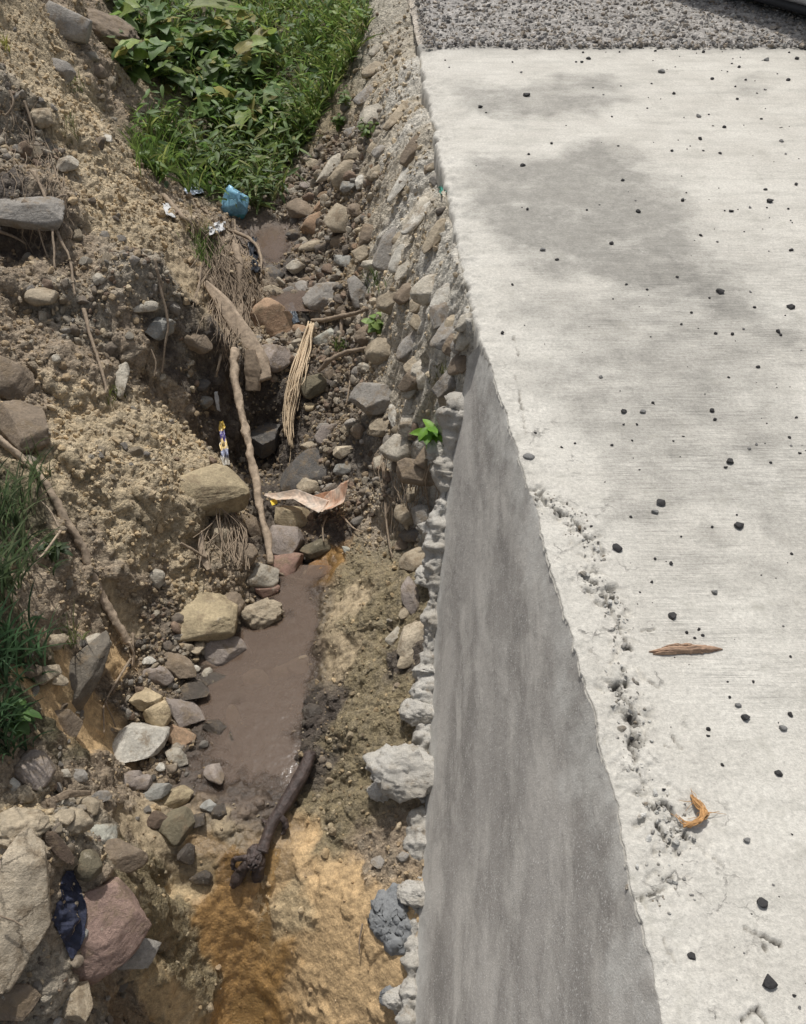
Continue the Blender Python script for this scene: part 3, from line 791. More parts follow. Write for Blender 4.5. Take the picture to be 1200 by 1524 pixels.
# gravel stretch beyond the slab
gx = np.concatenate([np.arange(-.15, 3.2, .018), np.linspace(3.2, 14, 40)]); gy = np.concatenate([np.arange(5.36, 7.2, .018), np.linspace(7.2, 30, 60)])
QX, QY = np.meshgrid(gx, gy)
lim = np.interp(QY, EY, EX)
QX = np.maximum(QX, lim + .02 * fbm(np.stack([QY.ravel() * 7, QX.ravel() * 3, QX.ravel() * 0], -1), 3, 7).reshape(QX.shape))
Pq = np.stack([QX.ravel(), QY.ravel(), QX.ravel() * 0], -1)
ge = 5.42 + .0 * QX.ravel() + .05 * fbm(Pq * 3, 4, 130)
gz = .012 * sstep(-.05, .12, QY.ravel() - ge) - .02 + .02 * sstep(-.1, .05, QY.ravel() - ge) + .014 * fbm(Pq * 16, 4, 131)
left = sstep(.10, .0, QX.ravel() - lim.ravel())
gz = gz - .06 * left
f1, c1 = worley(Pq * 42, 13)
gz += .012 * np.clip(.65 - f1, 0, 1) * (c1 > .2)
gcolr = np.array([[.31, .29, .265]]) * (.7 + .7 * c1[:, None]) + left[:, None] * np.array([[.12, .09, .05]])
grv = mk('gravel_road', np.stack([QX.ravel(), QY.ravel(), gz], -1), grid_faces(*QX.shape), M_SOIL, None, {'col': gcolr, 'wet': gz * 0, 'gran': gz * 0 + .9})
grv['kind'] = 'structure'
gnd = mk('ground', [(-60, -30, -2.6), (60, -30, -2.6), (60, 90, -2.6), (-60, 90, -2.6)], [[0, 1, 2, 3]], M_SOIL, None, {'col': np.array([[.2, .15, .1]] * 4), 'wet': np.zeros(4), 'gran': np.ones(4)})
gnd['kind'] = 'structure'

# ------------------------------------------------------------------ retaining wall under the road edge
WB = [at_z(*p) for p in ((607, 1560, -1.22), (612, 1524, -1.2), (625, 1300, -1.1), (640, 1000, -.92), (655, 800, -.62), (668, 700, -.45), (685, 600, -.25), (700, 520, -.03))]
wby = np.array([p[1] for p in WB]); wbx = np.array([p[0] for p in WB]); wbz = np.array([p[2] for p in WB])
wby[-1] = wby[-2] + .012
wby = np.concatenate([[.1], wby]); wbx = np.concatenate([[-.03], wbx]); wbz = np.concatenate([[-1.35], wbz])
sy = np.concatenate([np.arange(.12, 2.2, .005), np.arange(2.2, wby[-1], .0025)])
sd_ = np.linspace(0, 1, 240)
D, S = np.meshgrid(sd_, sy)
ex = edge_x(S.ravel()).reshape(S.shape); exs = np.interp(S, EY, EX)
bxv = np.interp(S, wby, wbx); bzv = np.minimum(np.interp(S, wby, wbz), -.012)
jag = 1 + (.02 * fbm(np.stack([S.ravel() * 14, S.ravel() * 0, S.ravel() * 0], -1), 4, 140).reshape(S.shape)) / np.abs(bzv - .15)
DD = D * jag
WX = exs + (bxv - exs) * DD + (ex - exs) * np.exp(-D * np.abs(bzv) * 70) + .0008
WZ = -.001 + bzv * DD
Pw = np.stack([WX.ravel(), S.ravel(), WZ.ravel()], -1)
nw = np.array([-.95, 0, .3])
al = np.stack([2.6 * (D * np.abs(bzv) + .24 * S).ravel(), S.ravel() * .75, S.ravel() * 0], -1)
dw = .003 * fbm(Pw * 3.2, 3, 141) + .0007 * fbm(Pw * 45, 4, 142)
Pw = Pw + nw * dw[:, None]
en = fbm(Pw * np.array([8, 8, 5]), 4, 143)
down_m = (-WZ).ravel()
edgew = sstep(.13, .0, (1 - D.ravel()) * np.abs(bzv).ravel() + .12 * en) * .85
edgew = np.maximum(edgew, sstep(.17, .0, D.ravel() * np.abs(bzv).ravel() + .24 * en) * .8)
wall = thing('retaining_wall', 'battered grey concrete wall with a smooth trowelled face below the road edge', 'wall', (.2, 1.3, -1.1))
mk('plastered_face', Pw, grid_faces(*S.shape), M_WALL, wall, {'edge': edgew, 'along': np.stack([2.6 * (D * np.abs(bzv) + .24 * S).ravel(), S.ravel() * .75, S.ravel() * 0], -1)})


def tube(path, rad, nseg=10, noise=0.0, nfreq=30, seed=0, cap=True, sub=6, spl=True):
    P = np.asarray(path, float); R = np.asarray(rad, float) * np.ones(len(P))
    if spl and len(P) > 2 and sub > 1:
        n = len(P); out = []; ro = []
        for i in range(n - 1):
            p0 = P[max(i - 1, 0)]; p1 = P[i]; p2 = P[i + 1]; p3 = P[min(i + 2, n - 1)]
            for t in np.arange(sub) / sub:
                out.append(.5 * ((2 * p1) + (-p0 + p2) * t + (2 * p0 - 5 * p1 + 4 * p2 - p3) * t * t + (-p0 + 3 * p1 - 3 * p2 + p3) * t ** 3)); ro.append(R[i] + (R[i + 1] - R[i]) * t)
        out.append(P[-1]); ro.append(R[-1]); P = np.array(out); R = np.array(ro)
    elif sub > 1:
        t = np.linspace(0, 1, sub + 1)[:, None]; P = P[0] * (1 - t) + P[-1] * t; R = R[0] * (1 - t[:, 0]) + R[-1] * t[:, 0]
    T = np.gradient(P, axis=0); T /= np.linalg.norm(T, axis=1, keepdims=True) + 1e-12
    ref = np.array([0.31, .17, .93]); n1 = np.cross(T, ref); n1 /= np.linalg.norm(n1, axis=1, keepdims=True) + 1e-9
    n2 = np.cross(T, n1)
    a = np.linspace(0, 2 * np.pi, nseg, endpoint=False)
    ring = n1[:, None] * np.cos(a)[None, :, None] + n2[:, None] * np.sin(a)[None, :, None]
    V = (P[:, None] + ring * R[:, None, None]).reshape(-1, 3)
    if noise:
        V = V + ring.reshape(-1, 3) * (noise * np.repeat(R, nseg) * fbm(V * nfreq, 3, seed))[:, None]
    F = grid_faces(len(P), nseg, True)
    if cap:
        n0 = len(V); V = np.concatenate([V, P[:1] - T[:1] * R[:1, None] * .3, P[-1:] + T[-1:] * R[-1:, None] * .3])
        k = np.arange(nseg); k2 = (k + 1) % nseg; e = (len(P) - 1) * nseg
        F = np.concatenate([F, np.stack([k2, k, np.full(nseg, n0), np.full(nseg, n0)], -1), np.stack([e + k, e + k2, np.full(nseg, n0 + 1), np.full(nseg, n0 + 1)], -1)])
    return V, F


def quads_ok(F):
    F = np.asarray(F)
    return F


def mk_tubes(name, tubes, mat, parent=None, attrs=None):
    """tubes end in fans of triangles; written as polygons of mixed size"""
    V, F = merge(tubes)
    me = bpy.data.meshes.new(name)
    tri = F[:, 2] == F[:, 3]
    Fq, Ft = F[~tri], F[tri][:, :3]
    loops = np.concatenate([Fq.ravel(), Ft.ravel()]).astype(np.int32)
    sizes = np.concatenate([np.full(len(Fq), 4), np.full(len(Ft), 3)])
    me.vertices.add(len(V)); me.vertices.foreach_set('co', V.astype(np.float32).ravel())
    me.loops.add(len(loops)); me.loops.foreach_set('vertex_index', loops)
    me.polygons.add(len(sizes)); me.polygons.foreach_set('loop_start', np.concatenate([[0], np.cumsum(sizes)[:-1]]).astype(np.int32))
    me.polygons.foreach_set('use_smooth', np.ones(len(sizes), bool))
    me.update(calc_edges=True); me.materials.append(mat)
    o = bpy.data.objects.new(name, me); COL.objects.link(o)
    if parent is not None:
        o.parent = parent
        if parent.type == 'EMPTY': o.location = -Vector(parent.location)
    return o


# lumpy mortar squeezed out along the foot of the face
fy = np.arange(.35, wby[-1] - .01, .0045)
px_ = np.interp(fy, wby, wbx); pz_ = np.interp(fy, wby, wbz)
pp = np.stack([px_ - .002, fy, pz_ - .006], -1)
jr = fbm(pp * 9, 3, 150)
rad = np.clip(.026 + .05 * jr + .015 * fbm(pp * 30, 2, 151), .008, .075)
V, F = tube(pp, rad, 40, 0, sub=1, spl=False)
c = np.repeat(pp, 40, 0); c = np.concatenate([c, pp[:1], pp[-1:]])
dr = V - c; ln = np.linalg.norm(dr, axis=1, keepdims=True) + 1e-6
V = V + dr / ln * (.022 * fbm(V * 20, 4, 152, .6) + .010 * ridged(V * 55, 4, 153) - .005 * (worley(V * 38, 154)[0] > .66))[:, None]
mk_tubes('mortar_fringe', [(V, F)], M_MORTAR, wall)

# ------------------------------------------------------------------ stones
def ico(sub):
    bm = bmesh.new(); bmesh.ops.create_icosphere(bm, subdivisions=sub, radius=1)
    V = np.array([v.co[:] for v in bm.verts]); F = np.array([[v.index for v in f.verts] for f in bm.faces]); bm.free()
    return V, F


ICO = {k: ico(k) for k in (2, 3, 4, 5)}


def stone_shape(kind, seed, sub=4):
    V, F = ICO[sub]; V = V.copy(); r = np.random.default_rng(seed)
    off = r.uniform(-50, 50, 3)
    if kind == 'round':
        V *= (1 + .16 * perlin(V * 1.2 + off, 1) + .07 * perlin(V * 2.8 + off, 2))[:, None]; ncut, lo, hi = 17, .64, .93
    elif kind == 'ang':
        V *= (1 + .22 * perlin(V * 1.1 + off, 1))[:, None]; ncut, lo, hi = 22, .42, .78
    elif kind == 'slab':
        V = np.sign(V) * np.abs(V) ** .6; ncut, lo, hi = 12, .68, 1.0
    elif kind == 'block':
        V = np.sign(V) * np.abs(V) ** .45; ncut, lo, hi = 12, .76, 1.12
    else:
        V *= (1 + .3 * perlin(V * 1.4 + off, 1) + .2 * perlin(V * 3.1 + off, 2))[:, None]; ncut, lo, hi = 4, .6, .9
    for k in range(ncut):
        n = r.normal(size=3); n /= np.linalg.norm(n); d = r.uniform(lo, hi)
        s = V @ n - d
        V = V - np.where(s > 0, s * .97, 0)[:, None] * n
    amp = {'round': .022, 'ang': .03, 'slab': .03, 'block': .03, 'clod': .1}[kind]
    V = V * (1 + amp * fbm(V * 4 + off, 4, 5, .6) * 1.3)[:, None]
    if sub >= 4:                                   # broken ledges and pits
        tr = ridged(V * np.array([2.2, 2.2, 5.5]) + off, 4, 15)
        V = V * (1 + (.035 if kind != 'round' else .016) * np.minimum(tr, .35) - .02 * (fbm(V * 9 + off, 3, 16) > .28))[:, None]
    V -= (V.max(0) + V.min(0)) / 2
    V /= np.abs(V).max(0)
    return V, F


PAL = {'tan': (.40, .325, .22), 'pale': (.46, .415, .335), 'white': (.56, .525, .45), 'grey': (.31, .285, .25), 'dgrey': (.13, .12, .108), 'brown': (.25, .185, .125),
       'dbrown': (.125, .088, .062), 'ochre': (.40, .315, .175), 'orange': (.43, .255, .14), 'red': (.29, .155, .115), 'yellow': (.52, .40, .225), 'lilac': (.30, .25, .225),
       'olive': (.17, .145, .085), 'bluegrey': (.28, .29, .275), 'wet': (.085, .07, .055), 'cream': (.50, .415, .295), 'dusky': (.31, .20, .155), 'dusty': (.19, .165, .13), 'greenpale': (.44, .43, .36), 'rust': (.28, .15, .06)}


_m = np.array((.345, .30, .235))
for _k in ('orange', 'yellow', 'olive', 'lilac', 'ochre', 'red', 'tan', 'brown', 'bluegrey', 'cream'):
    _c = np.array(PAL[_k]); _l = _c.mean() / _m.mean(); PAL[_k] = tuple(_c * .68 + _m * _l * .32)
PAL['dusky'] = (.30, .205, .165)


def place_stone(cx, cy, w, h, ang, kind, colr, thick=.7, sink=.3, sub=4, seed=None, name='rock', onroad=False):
    if onroad:
        hp = at_z(cx, cy, 0.002); n = np.array([0, 0, 1.]); d = ray(cx, cy); d /= np.linalg.norm(d)
    else:
        hp, n, d = surf(cx, cy)
        n = n * .45 + np.array([0, -.12, .6]); n /= np.linalg.norm(n)
    m = depth_of(hp) / FPX
    t = math.radians(ang)
    ai = math.cos(t) * RT + math.sin(t) * UP; ei = -math.sin(t) * RT + math.cos(t) * UP
    A = ai - n * (ai @ n); A /= np.linalg.norm(A); B = np.cross(n, A)
    hw, hh = .5 * w * m, .5 * h * m
    al = hw / max(math.hypot(A @ RT, A @ UP), .35)
    cl = thick * min(hw, hh)
    be = abs(B @ ei)
    bl = math.sqrt(max(hh ** 2 - (cl * (n @ ei)) ** 2, (.45 * hh) ** 2)) / max(be, .35)
    bl = min(bl, 1.9 * hh)
    if colr == 'wet': sink = .8
    c = hp - d * ((sink * cl) / max(abs(d @ n), .3))
    if seed is None: seed = int(cx * 31 + cy * 17)
    V, F = stone_shape(kind, seed, sub)
    W = V[:, :1] * A * al + V[:, 1:2] * B * bl + V[:, 2:] * n * cl
    mat = M_WET if colr in ('wet', 'rust') else M_STONE
    o = mk(name, W, F, mat)
    o.location = Vector(c)
    k = 1 + .08 * math.sin(seed)
    o.color = (*[min(1, q * k) for q in PAL[colr]], 1)
    return o


#   cx, cy, w, h, angle, kind, colour, thickness, label
ROCKS = [
 (100, 38, 58, 46, -8, 'block', 'grey', .8, 'grey pitted block at the very top of the earth bank'),
 (156, 44, 58, 86, 80, 'clod', 'brown', .7, 'large brown earthy boulder beside the weeds at the bank top'),
 (88, 103, 44, 28, -22, 'round', 'grey', .8, 'grey rounded stone just below the pitted block'),
 (143, 104, 22, 30, 80, 'round', 'brown', .8, 'small upright brown stone under the earthy boulder'),
 (62, 176, 32, 38, 90, 'clod', 'tan', .8, 'tan lump in the root-hung hollow high on the bank'),
 (98, 246, 34, 27, -15, 'ang', 'pale', .8, 'pale angular stone with a shaded side on the upper bank'),
 (48, 224, 28, 22, 10, 'ang', 'tan', .8, 'tan stone left of the pale angular one on the upper bank'),
 (158, 205, 24, 11, -35, 'slab', 'white', .5, 'thin white chip lying on the upper bank slope'),
 (40, 318, 104, 46, 8, 'slab', 'grey', .8, 'wide grey slab sticking out over the dark hollow at left'),
 (62, 442, 28, 40, 82, 'block', 'tan', .8, 'tan squared block set upright in the left bank'),
 (148, 415, 20, 19, 0, 'round', 'pale', .9, 'round pale pebble stuck in the bank face'),
 (214, 457, 40, 15, 8, 'slab', 'pale', .7, 'flat pale stone in the grey gravelly lump of the bank'),
 (238, 488, 38, 33, 25, 'ang', 'bluegrey', .8, 'blue-grey angular stone at the bottom of the gravelly lump'),
 (295, 510, 40, 26, -12, 'round', 'brown', .8, 'brown stone under the mossy root-hung overhang'),
 (182, 566, 40, 42, 40, 'ang', 'pale', .7, 'pale triangular stone jutting from the middle of the bank'),
 (30, 640, 66, 80, 75, 'ang', 'brown', .6, 'big brown flat-faced rock by the upper end of the long root'),
 (14, 566, 56, 62, 60, 'slab', 'brown', .6, 'brown slab at the left border above the flat-faced rock'),
 (84, 534, 12, 12, 0, 'round', 'pale', .9, 'tiny round pale pebble left of the bank\'s deep furrow'),
 (300, 573, 26, 18, 0, 'round', 'dgrey', .9, 'dark grey pebble in the shaded undercut of the bank'),
 (306, 598, 20, 17, 0, 'round', 'bluegrey', .9, 'lower blue-grey pebble in the shaded undercut'),
 (311, 728, 92, 66, 27, 'block', 'ochre', .75, 'tilted squared tan slab above the dark cave'),
 (329, 799, 56, 54, -30, 'ang', 'tan', .85, 'rounded tan rock with dry strings hanging over it'),
 (374, 782, 50, 26, -55, 'round', 'brown', .7, 'long brown stone behind the string-covered rock'),
 (360, 826, 42, 40, 50, 'ang', 'brown', .7, 'brown rock wedged right of the string-covered rock'),
 (388, 858, 50, 36, 10, 'ang', 'pale', .8, 'pale-topped stone by the foot of the long leaning stick'),
 (397, 877, 34, 26, 15, 'ang', 'red', .7, 'dark red stone under the pale-topped one by the stick'),
 (426, 808, 46, 52, 80, 'block', 'lilac', .8, 'grey-purple block standing right of the leaning stick'),
 (424, 842, 42, 46, 75, 'block', 'red', .8, 'brick red block standing at the head of the muddy pool'),
 (438, 768, 58, 38, -18, 'ang', 'ochre', .8, 'tan angular rock under the curled dry leaf'),
 (458, 703, 90, 58, 28, 'round', 'dgrey', .7, 'dark grey boulder with white specks above the curled leaf'),
 (460, 724, 34, 26, 15, 'round', 'tan', .8, 'tan stone between the specked boulder and the curled leaf'),
 (476, 814, 56, 22, 33, 'slab', 'olive', .6, 'greenish flat stone in the dark hollow below the curled leaf'),
 (516, 819, 18, 10, -35, 'round', 'greenpale', .9, 'little pale blue-grey pebble beside the mossy ledge top'),
 (478, 848, 42, 26, 0, 'round', 'rust', .6, 'wet orange-brown stone at the trickle above the pool'),
 (300, 917, 100, 64, 6, 'slab', 'ochre', .55, 'large flat ochre slab left of the muddy pool'),
 (390, 916, 64, 48, 15, 'clod', 'tan', .8, 'rough tan clod between the ochre slab and the pool'),
 (346, 900, 34, 36, 0, 'clod', 'brown', .7, 'crumbly brown clod touching the ochre slab\'s right end'),
 (334, 973, 76, 50, -5, 'round', 'lilac', .75, 'smooth reddish-purple boulder at the left shore of the pool'),
 (261, 987, 70, 32, -45, 'round', 'brown', .85, 'brown oval stone lying diagonally left of the purple boulder'),
 (231, 1004, 54, 27, -12, 'round', 'lilac', .8, 'grey-brown oval stone under the diagonal brown one'),
 (228, 860, 28, 34, 80, 'ang', 'pale', .8, 'pale angular stone alone on the slope above the ochre slab'),
 (277, 967, 18, 22, 80, 'block', 'tan', .8, 'small tan cube-shaped stone above the shore boulders'),
 (295, 966, 19, 18, 0, 'ang', 'tan', .8, 'small tan stone between the cube and the purple boulder'),
 (222, 983, 17, 13, 20, 'ang', 'white', .8, 'small white chip beside the dry upright straw'),
 (307, 1006, 24, 15, 55, 'round', 'pale', .8, 'small pale oval stone below the purple boulder'),
 (293, 996, 11, 11, 0, 'block', 'white', .8, 'tiny white cube of stone beside the brown oval stone'),
 (308, 990, 34, 18, 15, 'ang', 'dbrown', .7, 'dark brown angular stone against the purple boulder'),
 (330, 1012, 60, 24, 14, 'ang', 'wet', .6, 'wet glistening stone at the waterline below the purple boulder'),
 (288, 1030, 46, 30, -10, 'ang', 'wet', .6, 'dark wet stone between the oval stones and the pool'),
 (217, 1037, 44, 36, 25, 'ang', 'yellow', .8, 'pale yellow rock topmost of the yellow pair'),
 (237, 1066, 42, 38, 40, 'ang', 'yellow', .8, 'orange-yellow rock lower of the yellow pair'),
 (273, 1056, 66, 42, -38, 'ang', 'lilac', .8, 'grey-mauve angular rock right of the yellow pair'),
 (205, 1107, 70, 62, 50, 'ang', 'white', .8, 'big whitish angular rock with a flat bright top at the pool\'s left'),
 (265, 1094, 54, 34, 8, 'ang', 'orange', .8, 'orange-brown wedge-shaped rock below the mauve rock'),
 (263, 1128, 22, 34, 75, 'ang', 'pale', .8, 'small pale upright stone under the orange-brown wedge'),
 (239, 1142, 13, 11, 0, 'round', 'white', .8, 'little white pebble right below the big whitish rock'),
 (257, 1146, 14, 11, 0, 'round', 'tan', .8, 'little tan pebble below the small upright stone'),
 (322, 1084, 38, 25, -10, 'ang', 'wet', .6, 'black wet stone half under water right of the mauve rock'),
 (320, 1150, 33, 24, -20, 'ang', 'lilac', .6, 'shiny grey stone alone in the pool\'s lower shallows'),
 (232, 1178, 48, 24, 22, 'round', 'bluegrey', .7, 'flat blue-grey oval stone beside the tan oval one'),
 (259, 1188, 58, 27, 30, 'slab', 'ochre', .7, 'flat tan oval stone beside the blue-grey one'),
 (264, 1228, 42, 46, 70, 'round', 'olive', .8, 'dark olive rounded stone below the flat tan oval'),
 (236, 1222, 30, 23, 0, 'round', 'dbrown', .8, 'dark brown stone left of the olive rounded one'),
 (310, 1200, 23, 18, 10, 'ang', 'bluegrey', .7, 'small shiny blue-grey stone at the edge of the shallows'),
 (326, 1208, 24, 20, 10, 'round', 'wet', .6, 'small wet brown stone right of the shiny blue-grey one'),
 (292, 1222, 30, 18, 20, 'ang', 'wet', .6, 'wet dark stone right of the olive rounded stone'),
 (278, 1273, 28, 27, 30, 'ang', 'wet', .6, 'wet dark stone at the top of the small waterfall'),
 (300, 1306, 20, 32, 80, 'ang', 'wet', .6, 'brown wet stone left of the log\'s root end'),
 (196, 1160, 20, 28, 80, 'block', 'lilac', .8, 'left of two small mauve stones under the whitish rock'),
 (211, 1164, 20, 30, 85, 'block', 'lilac', .8, 'right of two small mauve stones under the whitish rock'),
 (81, 956, 32, 25, 20, 'ang', 'tan', .8, 'tan angular stone among the grass low on the left'),
 (141, 957, 34, 26, 40, 'ang', 'pale', .8, 'pale wedge stone beside the lower end of the long root'),
 (64, 1004, 26, 46, -60, 'ang', 'tan', .8, 'tan leaning stone in the grass left of the dark slab'),
 (87, 1012, 16, 26, 70, 'ang', 'tan', .8, 'narrow tan stone between the leaning stone and the dark slab'),
 (45, 1000, 26, 20, 30, 'round', 'brown', .8, 'brown stone sunk in the left-hand grass'),
 (122, 1003, 128, 50, 60, 'ang', 'dusty', .7, 'long dark slab leaning steeply above the orange clay'),
 (96, 1076, 50, 32, -30, 'ang', 'brown', .8, 'brown angular rock at the foot of the leaning slab'),
 (118, 1155, 20, 22, 90, 'round', 'grey', .9, 'round grey pebble on the brown earth low on the left bank'),
 (97, 1152, 20, 15, -20, 'ang', 'pale', .8, 'pale chip left of the round grey pebble'),
 (52, 1146, 40, 52, 70, 'block', 'lilac', .7, 'mauve-grey squared block under the left-hand grass'),
 (17, 1170, 22, 26, 80, 'ang', 'white', .8, 'white stone at the left border under the grass'),
 (36, 1182, 30, 26, 10, 'clod', 'tan', .8, 'crumbly tan clod next to the white border stone'),
 (90, 1194, 28, 22, 0, 'ang', 'pale', .8, 'pale stone topping the heap beside the cracked boulder'),
 (130, 1199, 22, 34, 75, 'slab', 'tan', .8, 'tan flat stone standing in the heap above the white-green rock'),
 (150, 1186, 16, 26, 75, 'ang', 'grey', .8, 'grey chip beside the tan standing stone in the heap'),
 (95, 1218, 22, 28, 80, 'ang', 'tan', .8, 'tan stone against the clod in the heap'),
 (114, 1222, 36, 46, 80, 'clod', 'tan', .8, 'big crumbly clod in the heap above the dark olive rock'),
 (48, 1217, 20, 15, 10, 'block', 'yellow', .8, 'small yellow block on the crumbled top of the cracked boulder'),
 (72, 1200, 20, 24, 60, 'clod', 'brown', .8, 'brown clod left of the pale stone in the heap'),
 (146, 1246, 46, 44, 35, 'ang', 'greenpale', .8, 'greenish-white angular rock topping the stones over the red slab'),
 (175, 1275, 44, 78, 78, 'round', 'brown', .7, 'brown oval boulder standing on edge by the clay channel'),
 (125, 1288, 52, 40, 0, 'round', 'olive', .8, 'dark olive rock between the white-green rock and the red slab'),
 (12, 1266, 20, 25, 70, 'ang', 'white', .8, 'white chip at the left border on the cracked boulder'),
 (88, 1262, 62, 20, -55, 'slab', 'dbrown', .7, 'dark brown slab edge right of the cracked boulder\'s top'),
 (187, 1416, 36, 88, 80, 'slab', 'grey', .6, 'grey flank stone under the right edge of the red slab'),
 (116, 1492, 36, 40, 80, 'ang', 'tan', .8, 'tan stone below the red slab at the bottom border'),
 (10, 1490, 46, 88, 80, 'ang', 'brown', .7, 'brown rock in the bottom left corner'),
 (80, 1520, 26, 18, 0, 'ang', 'grey', .8, 'grey stone at the bottom border left of the tan stone'),
 (165, 1345, 56, 18, -25, 'clod', 'tan', .6, 'tan crumbly lump lying along the red slab\'s top edge'),
 (406, 480, 72, 64, -25, 'round', 'orange', .85, 'big orange-brown boulder in the middle of the gully'),
 (408, 530, 48, 46, -40, 'round', 'lilac', .7, 'dark brown boulder tucked under the orange one'),
 (412, 441, 40, 22, -20, 'ang', 'tan', .8, 'tan wedge stone right above the orange boulder'),
 (440, 396, 28, 19, 22, 'round', 'pale', .8, 'pale oval stone by the upstream puddle'),
 (463, 366, 38, 16, 18, 'round', 'tan', .7, 'long tan stone upstream of the pale oval'),
 (408, 408, 26, 28, 70, 'ang', 'dgrey', .8, 'dark grey stone below the puddle'),
 (482, 440, 62, 42, -10, 'ang', 'grey', .7, 'wide grey rock heap-stone in the middle of the rubble'),
 (447, 432, 26, 26, 0, 'round', 'grey', .8, 'roundish grey stone left of the wide grey rock'),
 (440, 430, 18, 16, 0, 'round', 'brown', .8, 'brown stone peeping out beside the roundish grey one'),
 (518, 391, 24, 44, 80, 'ang', 'bluegrey', .8, 'blue-grey upright stone in the upstream rubble'),
 (577, 371, 66, 32, 74, 'slab', 'grey', .8, 'tall light grey slab leaning on the right slope'),
 (594, 386, 44, 20, 62, 'slab', 'white', .7, 'whitish slab beside the tall light grey one'),
 (554, 394, 30, 18, -25, 'round', 'pale', .8, 'pale oval stone at the foot of the tall grey slab'),
 (540, 378, 26, 26, 30, 'ang', 'tan', .8, 'tan stone left of the tall grey slab'),
 (508, 360, 26, 32, 60, 'ang', 'brown', .8, 'brown pointed stone above the blue-grey upright stone'),
 (535, 434, 50, 27, -70, 'ang', 'grey', .8, 'grey pointed rock with small grass at its side'),
 (585, 447, 50, 36, 42, 'round', 'tan', .8, 'smooth tan oval boulder set in the right slope'),
 (486, 504, 46, 27, 12, 'round', 'greenpale', .8, 'pale mossy oval stone right of the straw bundle\'s top'),
 (447, 494, 22, 20, 0, 'block', 'orange', .8, 'small orange-brown block left of the straw bundle\'s top'),
 (570, 522, 52, 40, 8, 'block', 'tan', .8, 'brownish squared stone jutting from the right slope'),
 (610, 514, 52, 28, 62, 'slab', 'grey', .7, 'grey disc-like stone on edge in the white mortar'),
 (561, 588, 68, 58, 35, 'ang', 'grey', .75, 'large light grey angular rock below the squared stone'),
 (466, 574, 40, 34, 38, 'block', 'olive', .7, 'olive squared stone right of the straw bundle'),
 (545, 548, 18, 26, 80, 'clod', 'pale', .8, 'small whitish lump above the large light grey rock'),
 (545, 500, 34, 30, 0, 'clod', 'brown', .7, 'brown clod with a green sprout beside it'),
 (556, 176, 46, 32, 25, 'ang', 'pale', .8, 'pale jagged stone highest in the right-hand rubble'),
 (526, 196, 28, 16, 20, 'ang', 'grey', .8, 'grey stone just under the pale jagged one'),
 (529, 229, 36, 30, 10, 'ang', 'tan', .8, 'tan cracked stone midway up the right-hand rubble'),
 (492, 252, 58, 20, 64, 'slab', 'pale', .8, 'long light stone standing in the upper rubble'),
 (514, 260, 42, 36, 20, 'round', 'tan', .8, 'rounded tan rock right of the long light stone'),
 (519, 279, 22, 26, 80, 'ang', 'bluegrey', .8, 'blue-grey stone with a pale cap in the upper rubble'),
 (535, 272, 24, 13, 80, 'slab', 'white', .7, 'thin white stone right of the pale-capped one'),
 (440, 257, 36, 20, 12, 'round', 'ochre', .8, 'ochre stone at the weeds\' lower corner'),
 (463, 245, 16, 22, 80, 'ang', 'tan', .8, 'small tan stone left of the long light stone'),
 (438, 286, 24, 14, 35, 'ang', 'pale', .8, 'pale chip between the ochre stone and the rust-coloured ones'),
 (457, 278, 22, 16, 10, 'ang', 'lilac', .8, 'mauve chip beside the pale chip in the upper rubble'),
 (484, 290, 22, 17, -10, 'ang', 'orange', .8, 'small bright orange stone in the upper rubble'),
 (450, 312, 30, 42, 70, 'ang', 'brown', .8, 'brown upright rock beside the rust-coloured stones'),
 (470, 334, 40, 34, 45, 'round', 'orange', .8, 'rust-orange rounded stone in the upper rubble'),
 (476, 308, 30, 20, 50, 'ang', 'orange', .8, 'rust-brown stone between the two orange ones'),
 (510, 331, 44, 52, 80, 'round', 'tan', .8, 'big smooth tan boulder in the upper rubble'),
 (530, 314, 26, 26, 0, 'clod', 'brown', .8, 'brown clod leaning on the big smooth tan boulder'),
 (547, 350, 36, 34, 20, 'clod', 'brown', .6, 'earthy clod right of the big smooth tan boulder'),
 (437, 349, 24, 17, 0, 'round', 'dgrey', .8, 'dark stone at the puddle\'s upper end'),
 (600, 268, 74, 17, 56, 'slab', 'white', .5, 'long pale slab lying down the right slope above the green shred'),
 (628, 318, 84, 18, 56, 'slab', 'white', .5, 'long pale slab lying down the right slope below the green shred'),
 (648, 352, 60, 20, 58, 'slab', 'tan', .5, 'long tan slab next to the road edge on the right slope'),
 (592, 172, 60, 18, 58, 'slab', 'tan', .5, 'long tan slab high on the right slope'),
 (660, 440, 56, 26, 62, 'slab', 'white', .5, 'white mortar slab on the right slope just above the wall'),
 (604, 402, 44, 22, 55, 'ang', 'pale', .6, 'pale angular stone right of the tall light grey slab'),
 (571, 636, 46, 28, 5, 'clod', 'tan', .8, 'tan mortar-covered stone under the large light grey rock'),
 (597, 669, 40, 56, 78, 'round', 'pale', .8, 'pale upright boulder just left of the bright green plant'),
 (587, 620, 38, 17, -75, 'clod', 'white', .8, 'string of white mortar pebbles above the pale upright boulder'),
 (628, 704, 74, 36, -8, 'slab', 'brown', .8, 'dark brown overhanging rock beneath the bright green plant'),
 (662, 702, 19, 19, 0, 'clod', 'lilac', .8, 'small grey lump in the notch at the wall\'s edge'),
 (488, 645, 40, 30, 20, 'ang', 'lilac', .8, 'mauve-brown stone right of the straw bundle\'s tip'),
 (516, 638, 22, 20, 0, 'ang', 'tan', .8, 'tan stone in the middle of the dark lower rubble'),
 (533, 641, 22, 24, 0, 'ang', 'brown', .8, 'brown stone right of the tan one in the lower rubble'),
 (459, 666, 22, 18, 20, 'ang', 'tan', .8, 'tan chip behind the specked dark boulder'),
